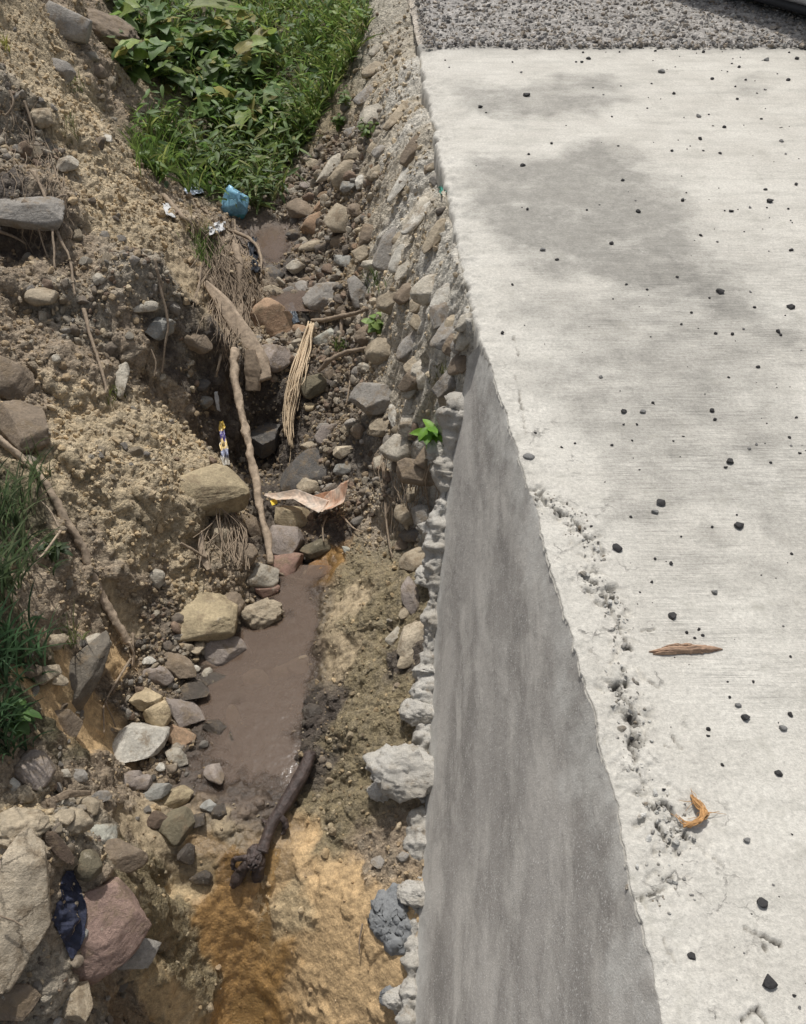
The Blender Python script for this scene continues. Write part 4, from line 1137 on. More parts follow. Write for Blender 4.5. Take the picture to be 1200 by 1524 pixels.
 (511, 672, 30, 20, 10, 'ang', 'cream', .8, 'cream jagged stone right of the specked dark boulder'),
 (511, 698, 30, 17, 15, 'ang', 'bluegrey', .8, 'blue-grey shiny stone right of the specked dark boulder'),
 (461, 606, 15, 13, 10, 'block', 'yellow', .8, 'small yellow cube of stone under the olive squared stone'),
 (605, 766, 30, 36, 60, 'round', 'tan', .8, 'tan stone upper left of the three beside the wall foot'),
 (617, 796, 44, 30, 10, 'ang', 'dgrey', .8, 'dark grey stone lowest of the three beside the wall foot'),
 (637, 768, 36, 44, -70, 'round', 'grey', .8, 'grey rounded stone nearest the wall of the three at its foot'),
 (617, 836, 46, 42, 20, 'round', 'tan', .8, 'tan rounded stone sunk in the mossy ledge at the wall foot'),
 (611, 887, 54, 27, -75, 'round', 'lilac', .7, 'grey-mauve stone on edge at the wall foot'),
 (613, 954, 60, 36, 78, 'ang', 'cream', .8, 'pinkish cream block in the gap at the wall foot'),
 (392, 650, 60, 50, 35, 'ang', 'dgrey', .7, 'dark muddy rock behind the leaning stick'),
 (348, 1070, 40, 19, -65, 'slab', 'brown', .5, 'brown slab showing through the muddy water'),
 (445, 992, 34, 24, 20, 'slab', 'brown', .5, 'brown stone under the water at the pool\'s right side'),
 (352, 1040, 30, 18, 25, 'ang', 'wet', .6, 'wet stone breaking the pool surface below the purple boulder'),
 (405, 940, 26, 17, -20, 'ang', 'wet', .6, 'wet stone breaking the pool surface under the rough tan clod'),
 (470, 930, 22, 22, 40, 'ang', 'wet', .6, 'wet stone at the pool\'s right shore beside the mossy ledge'),
 (425, 1000, 40, 24, 30, 'slab', 'brown', .5, 'flat brown stone under water in the pool\'s middle'),
 (350, 1110, 34, 22, -30, 'ang', 'wet', .6, 'wet stone at the pool\'s lower left'),
 (465, 1060, 24, 30, 70, 'ang', 'wet', .6, 'dark wet stone below the ledge at the pool\'s right'),
 (380, 1010, 44, 26, -15, 'slab', 'brown', .5, 'flat brown stone sunk in the pool\'s upper left'),
 (430, 890, 30, 20, 0, 'ang', 'wet', .6, 'wet stone at the head of the pool under the brick red block'),
 (600, 1275, 20, 14, 20, 'round', 'grey', .8, 'small grey stone stuck by the wall foot near the mortar patch'),
 (563, 1284, 22, 13, 5, 'round', 'grey', .6, 'flat grey pebble pressed in the brown clay by the wall'),
]
for (cx_, cy_, w, h, a, kd, cl, th, lab) in ROCKS:
    big = max(w, h)
    o = place_stone(cx_, cy_, w * 1.06, h * 1.06, a, kd, cl, th, sub=4 if big < 60 else 5)
    tag(o, lab, 'rock' if big > 30 else 'stone')
    if big <= 30: o.name = 'stone'

# two special rocks
o = place_stone(24, 1352, 205, 100, 84, 'ang', 'cream', .8, .3, 5, 905); BOULDER = o
o.data.materials[0] = M_CRACK; tag(o, 'big cream boulder split by cracks at the lower left border', 'boulder'); o.name = 'boulder'
o = place_stone(142, 1385, 138, 128, -28, 'slab', 'dusky', .42, .5, 5, 33); REDSLAB = o; tag(o, 'broad brick red slab with a flat top at the lower left', 'rock')
bpy.context.view_layer.update()
EXTRA = []
for q_ in (BOULDER, REDSLAB):
    mw = np.array(q_.matrix_world); vv = np.array([v.co[:] for v in q_.data.vertices]) @ mw[:3, :3].T + mw[:3, 3]
    EXTRA.append(BVHTree.FromPolygons([Vector(v) for v in vv], [list(p.vertices) for p in q_.data.polygons]))
surf.extra = EXTRA
for (cx_, cy_, w, h, cl, lab) in ((109, 1345, 15, 14, 'tan', 'round tan pebble on the dark navy rag'), (121, 1388, 24, 25, 'bluegrey', 'round grey ball of stone on the dark navy rag')):
    o = place_stone(cx_, cy_, w, h, 0, 'round', cl, .95, -.5, 4); o.name = 'stone'; tag(o, lab, 'stone')
o = place_stone(30, 1232, 80, 56, 15, 'clod', 'tan', .7, .4, 5, 71); tag(o, 'crumbled tan top of earth above the cracked boulder', 'clod'); o.name = 'earth_clod'
for (cx_, cy_, w, h, a, sd2) in ((602, 1150, 74, 118, 80, 3), (655, 672, 38, 46, 80, 4), (566, 1180, 26, 44, 70, 5), (625, 1060, 40, 60, 75, 6), (645, 790, 30, 50, 70, 7), (640, 860, 30, 44, 70, 9), (622, 1330, 34, 60, 85, 10), (600, 1490, 40, 60, 80, 12)):
    o = place_stone(cx_, cy_, w, h, a, 'clod', 'white', .8, .7, 5, sd2); o.data.materials[0] = M_MORTAR; o.name = 'mortar_lump'
    vv = np.array([v.co[:] for v in o.data.vertices]); sz_ = np.abs(vv).max(); vn = vv / (np.linalg.norm(vv, axis=1, keepdims=True) + 1e-9)
    vv += vn * sz_ * (.10 * fbm(vv * 28, 4, 171, .65) + .05 * ridged(vv * 70, 3, 172) - .015 * (worley(vv * 45, 173)[0] > .66))[:, None]
    o.data.vertices.foreach_set('co', vv.astype(np.float32).ravel()); o.data.update()
    loc = Vector(o.location); o.parent = wall; o.location = loc - Vector(wall.location)

# loose small stones: copies of a dozen shapes, one object each
SM = []
for k in range(14):
    V, F = stone_shape(('ang', 'round', 'ang', 'block')[k % 4], 300 + k, 4)
    me = raw_mesh('small_stone', V, F); me.materials.append(M_STONE); SM.append(me)
REG = [
 ([(430, 230), (560, 150), (570, 330), (540, 420), (430, 400), (425, 300)], 46, (8, 17), 'small stone in the rubble upstream between the weeds and the right slope', 'upstream rubble stones', ('tan', 'grey', 'brown', 'orange', 'pale')),
 ([(390, 400), (560, 420), (560, 560), (500, 600), (400, 560)], 44, (8, 18), 'small stone in the rubble around the straw bundle', 'rubble stones around the straw', ('grey', 'brown', 'lilac', 'dgrey', 'tan')),
 ([(450, 590), (590, 620), (600, 740), (540, 790), (470, 690)], 46, (7, 16), 'small stone in the dark rubble between curled leaf and wall', 'rubble stones beside the wall', ('brown', 'dbrown', 'tan', 'grey')),
 ([(185, 930), (330, 960), (310, 1080), (290, 1240), (200, 1240), (175, 1040)], 56, (6, 14), 'small stone in the shingle at the left shore of the pool', 'shingle on the left shore', ('grey', 'lilac', 'brown', 'dgrey', 'pale')),
 ([(30, 900), (120, 860), (150, 930), (100, 1200), (150, 1320), (20, 1200)], 36, (7, 18), 'small stone scattered among grass and earth at lower left', 'stones low on the left bank', ('tan', 'pale', 'grey', 'brown')),
 ([(480, 150), (560, 70), (620, 60), (660, 250), (650, 420), (580, 350), (540, 300)], 15, (14, 34), '', 'stones set in the right slope', ('tan', 'brown', 'pale', 'grey', 'tan')),
 ([(580, 350), (655, 400), (695, 480), (690, 560), (640, 640), (560, 610), (590, 480)], 30, (18, 42), '', 'stones set in the right slope', ('tan', 'pale', 'grey', 'brown', 'pale')),
 ([(570, 620), (650, 640), (640, 760), (610, 1000), (585, 980), (590, 760)], 14, (12, 30), '', 'stones along the wall foot', ('tan', 'grey', 'brown', 'pale')),
 ([(20, 1440), (200, 1450), (190, 1520), (10, 1520)], 16, (8, 20), 'small stone below the red slab at the bottom left', 'stones below the red slab', ('tan', 'pale', 'grey', 'brown')),
 ([(10, 20), (170, 100), (250, 330), (250, 720), (120, 760), (20, 500)], 34, (8, 24), 'small stone stuck in the sandy face of the left bank', 'stones in the left bank', ('tan', 'pale', 'tan', 'grey')),
]


def rand_in(poly, rng):
    poly = np.array(poly, float); lo, hi = poly.min(0), poly.max(0)
    while True:
        p = rng.uniform(lo, hi); ins = False; j = len(poly) - 1
        for i in range(len(poly)):
            if ((poly[i, 1] > p[1]) != (poly[j, 1] > p[1])) and p[0] < (poly[j, 0] - poly[i, 0]) * (p[1] - poly[i, 1]) / (poly[j, 1] - poly[i, 1] + 1e-9) + poly[i, 0]: ins = not ins
            j = i
        if ins: return p


CNAME = {'tan': 'tan', 'grey': 'grey', 'brown': 'brown', 'orange': 'orange', 'pale': 'pale', 'lilac': 'mauve', 'dgrey': 'dark grey', 'dbrown': 'dark brown'}
USED = set()
for poly, n, (s0, s1), lab, grp, cols in REG:
    for k in range(n):
        p = rand_in(poly, RNG); cname = cols[RNG.integers(len(cols))]
        near = sorted(ROCKS, key=lambda q: math.hypot(q[0] - p[0], q[1] - p[1]))[:6]
        lab = None
        for q in near:
            if math.hypot((p[0] - q[0]) / (.5 * q[2] + 3), (p[1] - q[1]) / (.5 * q[3] + 3)) < .8: lab = ''; break     # hidden inside a named rock
        if lab is None:
            for q in near:
                dx_, dy_ = p[0] - q[0], p[1] - q[1]
                rel = ('right of' if dx_ > 0 else 'left of') if abs(dx_) > abs(dy_) else ('below' if dy_ > 0 else 'above')
                l2 = '%s %s stone %s the %s' % ('small' if s1 < 20 else 'half-buried', CNAME[cname], rel, q[8])
                if l2 not in USED and len(l2.split()) <= 16: lab = l2; break
        if not lab: continue
        USED.add(lab); cols_ = cname
        if s1 >= 20 and p[0] > 470:
            w_ = s0 + (s1 - s0) * RNG.random() ** 1.3
            o = place_stone(p[0], p[1], w_ * 1.5, w_ * RNG.uniform(.7, 1.0), RNG.normal(52, 16), ('ang', 'slab', 'ang', 'block')[RNG.integers(4)], cname, .7, .02, 4, int(RNG.integers(1e6)), 'stone')
            tag(o, lab, 'stone', grp); continue
        hp, nn, d = surf(p[0], p[1]); m = depth_of(hp) / FPX
        s = (s0 + (s1 - s0) * RNG.random() ** 2) * .5 * m
        o = bpy.data.objects.new('stone', SM[RNG.integers(len(SM))]); COL.objects.link(o)
        o.scale = (s * RNG.uniform(.9, 1.4), s * RNG.uniform(.75, 1.1), s * RNG.uniform(.5, .85))
        o.rotation_euler = (RNG.uniform(-.5, .5), RNG.uniform(-.5, .5), RNG.uniform(0, 6.28))
        o.location = Vector(hp + nn * s * (.2 if s1 < 20 else .02))
        c = np.array(PAL[cols_]) * RNG.uniform(.85, 1.1); o.color = (*c, 1)
        tag(o, lab, 'stone', grp)


# crumbs of earth and fine shingle: uncountable
def scatter_mesh(name, pos, nor, size, cols, mat, sub=2, flat=.7):
    T = [stone_shape(('ang', 'round', 'ang', 'clod')[k % 4], 800 + k, sub) for k in range(8)]
    n = len(pos); F0 = T[0][1]; nv = len(T[0][0])
    TV = np.stack([t[0] for t in T]).astype(np.float32)
    which = RNG.integers(0, 8, n)
    q = RNG.normal(size=(n, 4)).astype(np.float32); q /= np.linalg.norm(q, axis=1, keepdims=True)
    w, x, y, z = q.T
    R = np.stack([1 - 2 * (y * y + z * z), 2 * (x * y - z * w), 2 * (x * z + y * w), 2 * (x * y + z * w), 1 - 2 * (x * x + z * z), 2 * (y * z - x * w), 2 * (x * z - y * w), 2 * (y * z + x * w), 1 - 2 * (x * x + y * y)], -1).reshape(n, 3, 3)
    sc = size[:, None] * np.stack([RNG.uniform(.9, 1.3, n), RNG.uniform(.7, 1, n), np.full(n, flat)], -1)
    V = np.einsum('nij,nvj->nvi', R, TV[which] * sc[:, None, :]) + (pos + nor * size[:, None] * .2)[:, None, :]
    F = (F0[None] + (np.arange(n) * nv)[:, None, None]).reshape(-1, 3)
    o = mk(name, V.reshape(-1, 3), F, mat, None, {'col': np.repeat(cols, nv, 0)}, smooth=False)
    return o


dist = np.linalg.norm(P1 - CAMP, axis=1)
vis = (P1[:, 1] < 6.5) & (P1[:, 0] > -.62 * dist - .1) & (P1[:, 0] < exv - .02)
area = np.gradient(xs)[None, :] * np.gradient(ys)[:, None]
cw = np.clip(ZV[:, 5], 0, 2) * vis * area.ravel() / np.clip(dist, 1.5, 9)
cl_noise = fbm(P0 * 4, 3, 200)
cw *= np.clip(.55 + 1.2 * cl_noise, .05, 2)
NC = 42000
idx = RNG.choice(len(P1), NC, p=cw / cw.sum())
siz = np.clip(RNG.lognormal(-5.6, .55, NC), .0016, .015) * np.clip(dist[idx] / 3, .7, 1.5)
pal = np.array([(.42, .34, .23), (.36, .29, .2), (.46, .41, .32), (.28, .24, .19), (.24, .185, .125), (.33, .3, .26)])
cc = pal[RNG.integers(0, 6, NC)] * RNG.uniform(.75, 1.15, (NC, 1))
mixw = .45
cc = (cc * (1 - mixw) + gcol[idx] * mixw * 1.2) * np.array([[1.2, 1.13, 1.0]])
o = scatter_mesh('soil_crumbs', P1[idx], NB[idx], siz, cc, M_CRUMB, 2)
o['kind'] = 'stuff'; tag(o, 'loose crumbs of earth and fine gravel over the gully banks', 'gravel')

rw_ = np.where(np.abs(ZV[:, 5] - 1.6) < .45, 1.0, 0.02 * ZV[:, 5]) * vis * area.ravel() / np.clip(dist, 1.5, 9)
NR = 3200
idx = RNG.choice(len(P1), NR, p=rw_ / rw_.sum())
siz = np.clip(RNG.lognormal(-4.55, .42, NR), .006, .03) * np.clip(dist[idx] / 3.4, .6, 1.5)
pal = np.array([(.33, .285, .22), (.25, .205, .155), (.30, .27, .23), (.17, .14, .11), (.40, .35, .27), (.24, .17, .12)])
cc = pal[RNG.integers(0, 6, NR)] * RNG.uniform(.7, 1.15, (NR, 1))
o = scatter_mesh('rubble', P1[idx], NB[idx], siz, cc, M_CRUMB, 3, .65)
for pl in o.data.polygons[:0]: pass
o.data.polygons.foreach_set('use_smooth', np.ones(len(o.data.polygons), bool))
o['kind'] = 'stuff'; tag(o, 'muddy broken rubble filling the streambed between the larger rocks', 'rubble')

n = 9000
gpx = RNG.uniform(0.02, 3.1, n); gpy = 5.4 + RNG.random(n) ** 1.4 * 1.9
pe = np.stack([gpx, gpy, gpx * 0], -1)
keep = (gpx > np.interp(gpy, EY, EX) + .02) & (gpy > 5.41 + .05 * fbm(pe * 3, 4, 130))
gpx, gpy = gpx[keep], gpy[keep]; n = len(gpx)
gs = np.clip(RNG.lognormal(-4.9, .38, n), .003, .018)
gc = np.array([(.33, .31, .285), (.25, .235, .22), (.45, .43, .39), (.16, .15, .14), (.36, .31, .25)])[RNG.integers(0, 5, n)] * RNG.uniform(.8, 1.2, (n, 1))
o = scatter_mesh('gravel', np.stack([gpx, gpy, np.full(n, .012)], -1), np.tile([0, 0, 1.], (n, 1)), gs, gc, M_CRUMB, 2)
o['kind'] = 'stuff'; tag(o, 'dark grey crushed gravel covering the road beyond the concrete', 'gravel')

cpt = []
for c in CR[:6]:
    for (a0, b0), (a1, b1) in zip(c[:-1], c[1:]):
        nn_ = int(math.hypot(a1 - a0, b1 - b0) * 420)
        for k in range(nn_):
            t = RNG.random(); cpt.append((a0 + (a1 - a0) * t + RNG.normal(0, .02), b0 + (b1 - b0) * t + RNG.normal(0, .02)))
cpt = np.array(cpt); rvp = np.stack([RX.ravel(), RY.ravel()], -1)
czz = np.array([RZ.ravel()[np.argmin(((rvp - p) ** 2).sum(1))] for p in cpt])
nchip = len(cpt); csz = np.clip(RNG.lognormal(-5.95, .5, nchip), .0012, .008)
ccol = np.array([(.5, .485, .44), (.42, .40, .36), (.55, .535, .49), (.3, .28, .24)])[RNG.integers(0, 4, nchip)]
o = scatter_mesh('mortar_crumbs', np.concatenate([cpt, czz[:, None]], 1), np.tile([0, 0, 1.], (nchip, 1)), csz, ccol, M_CRUMB, 2, .6)
o['kind'] = 'stuff'; tag(o, 'loose pale mortar crumbs along the cracked road edge', 'crumbs')

# ------------------------------------------------------------------ pebbles on the slab
PEB = [(1072, 434, 12, 'largest black pebble near the top right stain edge'), (1177, 456, 12, 'black pebble at the right border above the middle'), (919, 816, 15, 'big black pebble near the edge lumps'),
       (984, 748, 13, 'upper black pebble of the close pair'), (1100, 782, 14, 'black pebble with a scuffed patch around it'), (1087, 686, 11, 'black twin pebble under the brushed band'),
       (1001, 917, 12, 'black pebble above the wood splinter'), (1146, 1462, 21, 'largest black pebble at bottom right'), (1029, 1422, 12, 'round black pebble at the bottom'),
       (1135, 1344, 15, 'tall narrow black pebble at lower right'), (1110, 1067, 13, 'black oval pebble right below the splinter'), (1159, 1150, 11, 'black pebble right of the cracked lumps'),
       (929, 612, 9, 'black pebble left of a grey one'), (784, 141, 10, 'dark pebble on the far worn patch'), (1146, 299, 10, 'dark pebble on the pale far right')]
for px, py, s, lab in PEB:
    o = place_stone(px, py, s * 1.05, s * .82, -15, 'ang', 'dgrey', .7, .4, 4, None, 'pebble', True); o.data.materials[0] = M_PEB; tag(o, lab + ' of the concrete slab', 'pebble')
PEBG_ = [(787, 680, 18, 'smooth grey oval pebble by the crumbled road edge'), (975, 761, 11, 'grey-black flat pebble, lower of the close pair on the slab'), (957, 612, 9, 'grey pebble right of a black one on the slab'),
         (1099, 1049, 10, 'grey pebble below the wood splinter on the slab'), (1166, 1083, 12, 'grey flat pebble near the right border of the slab'), (1112, 1250, 11, 'grey pebble right of the dry husk'), (985, 106, 11, 'grey lump at the far end of the slab'), (808, 371, 9, 'grey pebble on the large worn patch')]
for px, py, s, lab in PEBG_:
    o = place_stone(px, py, s, s * .62, -5, 'round', 'grey', .8, .5, 3, None, 'pebble', True); o.data.materials[0] = M_PEBG; tag(o, lab, 'pebble')
LISTED = [(1128, 547, 8), (1090, 498, 7), (1065, 497, 6), (1158, 494, 8), (1162, 499, 6), (1060, 612, 8), (1064, 625, 7), (894, 562, 6), (1014, 483, 5), (1176, 1064, 8), (1054, 1086, 8), (1054, 1096, 6), (1075, 1139, 7),
          (1182, 1482, 7), (1064, 882, 9), (1022, 942, 7), (1040, 937, 6), (1034, 950, 6), (1046, 946, 6), (1166, 932, 4), (1083, 1015, 4), (1121, 1015, 5), (1086, 1038, 6), (1115, 668, 6), (1126, 662, 5), (1175, 652, 6), (1190, 675, 6), (1147, 689, 5), (1080, 696, 6),
          (715, 160, 8), (1040, 174, 8), (1042, 207, 7), (1163, 211, 7), (1016, 299, 7), (1000, 225, 6), (910, 363, 8), (950, 316, 8), (778, 247, 8), (787, 230, 5), (927, 269, 6), (1088, 315, 7), (1043, 351, 7), (1177, 373, 7), (876, 88, 7), (866, 93, 5), (1140, 90, 8), (1186, 88, 7), (1173, 120, 7),
          (1078, 190, 6), (1072, 229, 6), (1185, 275, 6), (1139, 283, 6), (821, 214, 5), (829, 387, 6), (785, 312, 6), (1003, 140, 6), (1060, 118, 6), (1047, 78, 6), (1005, 70, 6), (1190, 1500, 5), (948, 632, 5), (975, 832, 5), (999, 839, 7), (911, 663, 5), (941, 656, 4), (939, 770, 5), (1014, 799, 4), (1060, 785, 5), (1029, 466, 5), (1008, 413, 5), (1123, 458, 5), (1117, 435, 5), (1056, 444, 4), (1017, 650, 4), (748, 496, 7), (797, 645, 6), (836, 666, 5), (856, 660, 4), (880, 784, 6), (940, 1100, 8), (938, 1060, 8), (988, 1175, 6), (1034, 1190, 5), (996, 1250, 6)]
PB = []
for k in range(6):
    V, F = stone_shape(('round', 'ang')[k % 2], 500 + k, 3); me = raw_mesh('pebble', V, F); me.materials.append(M_PEB if k < 5 else M_PEBG); PB.append(me)
spots = list(LISTED)
while len(spots) < 250:
    u = RNG.random(); py = 66 + (1470 - 66) * RNG.random() ** 2.2; px = 640 + 560 * RNG.random() ** .62
    q = at_z(px, py, 0)
    if q[0] > float(np.interp(q[1], EY, EX)) + .12 and q[1] < 5.4 and fbm(np.array([[q[0] * 3, q[1] * 3, 0]]), 3, 310)[0] > RNG.uniform(-.25, .35): spots.append((px, py, (2.0 + 3.2 * RNG.random() ** 2.5)))
UP_ = set()
for ip, (px, py, s) in enumerate(spots):
    q = at_z(px, py, 0); r = .43 * s * depth_of(q) / FPX
    o = bpy.data.objects.new('pebble', PB[RNG.integers(6)]); COL.objects.link(o)
    o.scale = (r * RNG.uniform(.9, 1.35), r * RNG.uniform(.8, 1.2), r * RNG.uniform(.6, .9)); o.rotation_euler = (0, 0, RNG.uniform(0, 6.28)); o.location = (q[0], q[1], r * .4)
    lab = None
    if ip < len(LISTED):
        for e in sorted([(a, b, d) for a, b, c, d in PEB + PEBG_] + [(1022, 966, 'brown wood splinter'), (1040, 1206, 'bent brown husk')], key=lambda e: math.hypot(e[0] - px, e[1] - py))[:7]:
            dx_, dy_ = px - e[0], py - e[1]
            rel = ('right of' if dx_ > 0 else 'left of') if abs(dx_) > abs(dy_) else ('below' if dy_ > 0 else 'above')
            l2 = 'small black pebble %s the %s' % (rel, e[2])
            if l2 not in UP_ and len(l2.split()) <= 16: lab = l2; UP_.add(l2); break
    tag(o, lab or 'tiny dark speck of gravel lying loose on the pale concrete slab', 'pebble', 'dark pebbles scattered on the concrete slab')

# ------------------------------------------------------------------ water
wyv = np.arange(.25, 5.2, .008); wxv = np.arange(-1.25, -.15, .008)
AX, AY = np.meshgrid(wxv, wyv)
bz = interp2(P1.reshape(NY, NX, 3)[:, :, 2], xs, ys, AX.ravel(), AY.ravel())
# smooth the bed a little for the film that runs down it
cen = np.interp(AY.ravel(), [.3, .85, 1.15, 1.4], [-.56, -.53, -.5, -.5])
hw = np.interp(AY.ravel(), [.3, .85, 1.12, 1.3, 1.42], [.075, .08, .075, .13, .22]) + .035 * fbm(np.stack([AX.ravel() * 10, AY.ravel() * 4, AX.ravel() * 0], -1), 3, 210)
film = sstep(0, -.04, np.abs(AX.ravel() - cen) - hw) * sstep(1.40, 1.20, AY.ravel() + .16 * fbm(np.stack([AX.ravel() * 9, AY.ravel() * 9, AX.ravel() * 0], -1), 4, 213))
rip = .013 * fbm(np.stack([AX.ravel() * 45, AY.ravel() * 14, bz * 14], -1), 4, 211, .6)
level = np.where(AY.ravel() < 1.12, -9, np.where(AY.ravel() < 2.55, -1.283 - 1.3 * np.clip(1.30 - AY.ravel(), 0, 1), np.where(AY.ravel() > 4.05, -.905, -9)))
zf = np.where(film > 0.02, bz + .010 * film - .007 + rip * film, -9)
wz = np.maximum(level, zf)
isfilm = np.where(zf > level, np.clip(film * 1.2, 0, 1), 0)
ff = grid_faces(*AX.shape)
ok = (wz[ff] > bz[ff] - .02).any(1) & (wz[ff] > -5).all(1)
used = np.unique(ff[ok]); rm = np.zeros(len(wz), np.int32); rm[used] = np.arange(len(used))
wv = np.stack([AX.ravel(), AY.ravel(), wz], -1)
wo = mk('water', wv[used], rm[ff[ok]], M_WATER, None, {'film': isfilm[used], 'deep': sstep(0, .035, (wz - bz)[used])})
wo['kind'] = 'structure'

# ------------------------------------------------------------------ sticks, roots, driftwood
def path_px(pts, o0=.02, o1=.02, follow=False):
    """polyline of photo pixels: depths from the ground at both ends, or at every point when it lies on the ground"""
    if follow: return np.array([surf(a, b, o0 + (o1 - o0) * i / max(1, len(pts) - 1))[0] for i, (a, b) in enumerate(pts)])
    d0 = depth_of(surf(*pts[0], o0)[0]); d1 = depth_of(surf(*pts[-1], o1)[0])
    L = np.concatenate([[0], np.cumsum([math.hypot(pts[i + 1][0] - pts[i][0], pts[i + 1][1] - pts[i][1]) for i in range(len(pts) - 1)])]); L /= L[-1]
    out = []
    for (a, b), t in zip(pts, L):
        dep = min(d0 + (d1 - d0) * t, depth_of(surf(a, b, .008)[0])); r = ray(a, b)
        out.append(CAMP + r * (dep / FPX))
    return np.array(out)


def px_r(p, w): return .5 * w * depth_of(p) / FPX


def knotty(vf, r):
    V, F = vf
    return V + r * np.stack([.8 * fbm(V * 12, 2, 41), .8 * fbm(V * 12, 2, 42), .8 * fbm(V * 12, 2, 43)], -1) + .3 * r * np.stack([fbm(V * 70, 2, 44), fbm(V * 70, 2, 45), fbm(V * 70, 2, 46)], -1), F


def stick(name, label, cat, pts, w0, w1, mat, o0=.03, o1=.03, follow=False, noise=.35, group=None, twigs=()):
    P = path_px(pts, o0, o1, follow)
    R = np.linspace(px_r(P[0], w0), px_r(P[-1], w1), len(P))
    if twigs:
        t = thing(name, label, cat, P[-1], group)
        mk_tubes('shaft', [knotty(tube(P, R, 14, noise, 40, len(pts), sub=14), float(R.mean()))], mat, t)
        for tw, a, b in twigs:
            Q = path_px(tw, o0 + .02, o1 + .01); mk_tubes('twig', [tube(Q, np.linspace(px_r(Q[0], a), px_r(Q[-1], b), len(Q)), 7, noise, 60, 3, sub=5)], mat, t)
        return t
    o = mk_tubes(name, [knotty(tube(P, R, 12, noise, 40, len(pts), sub=10), float(R.mean()))], mat)
    return tag(o, label, cat, group)


stick('branch', 'long thin brown stick leaning over the dark cave in the gully', 'stick', [(350, 520), (349, 560), (357, 600), (366, 640), (376, 690), (386, 740), (394, 780), (403, 838)], 13, 10, M_WOOD, .10, .05)
stick('branch', 'long pale root-like branch slanting down the left bank to the clay', 'branch', [(-5, 648), (30, 680), (65, 715), (100, 775), (125, 825), (150, 880), (172, 925), (192, 955)], 11, 13, M_WOOD, .09, .05,
      twigs=(([(90, 790), (60, 830), (20, 865)], 4, 2), ([(88, 785), (75, 760), (60, 745)], 3, 1.5), ([(192, 955), (200, 975), (198, 992)], 4, 2)))
stick('stick', 'short thin grey stick lying over the stones right of the straw', 'stick', [(466, 478), (500, 473), (530, 466), (546, 460)], 7, 5, M_ROOT, .04, .03)
stick('root', 'pale curved root arching from the right slope to the olive stone', 'root', [(474, 552), (495, 533), (515, 524), (545, 519)], 7, 6, M_ROOT, .05, .03)
ROOTS = [
 ([(80, 335), (95, 365), (104, 385), (112, 440)], 5, 3, 'long root hanging over the hollow high on the left bank'),
 ([(125, 460), (132, 490), (145, 530), (157, 570), (158, 585)], 6, 3, 'dark root running down the middle of the left bank'),
 ([(230, 385), (240, 430), (250, 480), (245, 520), (241, 555)], 4, 3, 'thin root hanging in front of the blue-grey stone'),
 ([(225, 520), (232, 540), (230, 560)], 3, 2, 'short forked rootlet under the gravelly lump'),
 ([(50, 255), (70, 300), (78, 340), (82, 400)], 5, 3, 'grey root dropping past the wide grey slab'),
 ([(0, 345), (20, 352), (38, 362)], 5, 3, 'straight grey root crossing the dark hollow at left'),
 ([(55, 320), (60, 350), (72, 385)], 3, 2, 'wiry root left of the pale snapped stick'),
 ([(85, 310), (98, 290), (78, 298), (72, 308)], 4, 3, 'looped root at the end of the wide grey slab'),
 ([(15, 135), (20, 155), (8, 172)], 4, 3, 'curved root by the top left hollow'),
 ([(36, 150), (48, 185), (52, 210)], 4, 2, 'hair-like root below the tan lump'),
 ([(244, 290), (270, 320), (285, 335), (287, 355)], 7, 4, 'pale bent root above the white scrap on the bank shoulder'),
 ([(300, 310), (345, 345), (350, 325)], 4, 3, 'thin pale root left of the blue bag'),
 ([(350, 345), (375, 358), (388, 380), (388, 415)], 6, 3, 'peeling root curving over the black plastic strip'),
 ([(346, 360), (355, 385), (356, 430), (358, 470)], 12, 9, 'thick weathered root standing beside the plank'),
 ([(232, 400), (240, 420), (243, 438)], 4, 3, 'bare rootlet above the flat pale stone'),
 ([(312, 415), (340, 470), (370, 500)], 6, 5, 'pale root alongside the driftwood plank'),
 ([(330, 480), (328, 530), (322, 560)], 6, 3, 'dark root left of the leaning stick\'s top'),
 ([(571, 688), (572, 730), (578, 800), (585, 830)], 3, 2.4, 'long hair root hanging from the overhang to the mossy ledge'),
 ([(610, 690), (612, 730), (596, 770)], 2.4, 2, 'fine root hanging under the dark brown overhang'),
 ([(592, 700), (594, 745)], 2, 1.6, 'fine straight root left of the curved one under the overhang'),
 ([(640, 690), (634, 715), (635, 740)], 2.5, 2, 'pale hooked root under the bright green plant'),
 ([(521, 530), (521, 570), (516, 600)], 3, 2.4, 'straw-coloured rootlet hanging beside the large light grey rock'),
 ([(512, 465), (508, 490), (506, 510)], 8, 3, 'tuft of hanging fibres above the mossy oval stone'),
 ([(487, 768), (481, 785), (482, 806)], 3, 2, 'pale fibre dangling below the curled leaf'),
 ([(512, 770), (525, 785), (540, 792)], 3, 2, 'thin fibre right of the curled leaf'),
 ([(270, 808), (290, 820), (308, 830)], 5, 4, 'short twig left of the string-covered rock'),
 ([(195, 980), (170, 1020), (155, 1050), (155, 1090)], 4, 2, 'curved dry fibre over the clay below the long branch'),
 ([(198, 942), (198, 992)], 4, 3, 'upright white straw beside the brown oval stone'),
 ([(157, 1045), (172, 1082)], 3, 2, 'short straw lying by the whitish rock'),
 ([(540, 1375), (536, 1400), (535, 1420)], 3, 2, 'curved dry straw on the orange clay left of the mortar patch'),
 ([(0, 1363), (20, 1370), (34, 1378)], 3, 2, 'thin dark twig across the cracked boulder'),
 ([(408, 850), (430, 858), (452, 864)], 4, 2.5, 'thin pale twig at the foot of the leaning stick'),
]
for pts, a, b, lab in ROOTS:
    stick('root', lab, 'root', pts, a, b, M_ROOT, .035, .03, noise=.25)
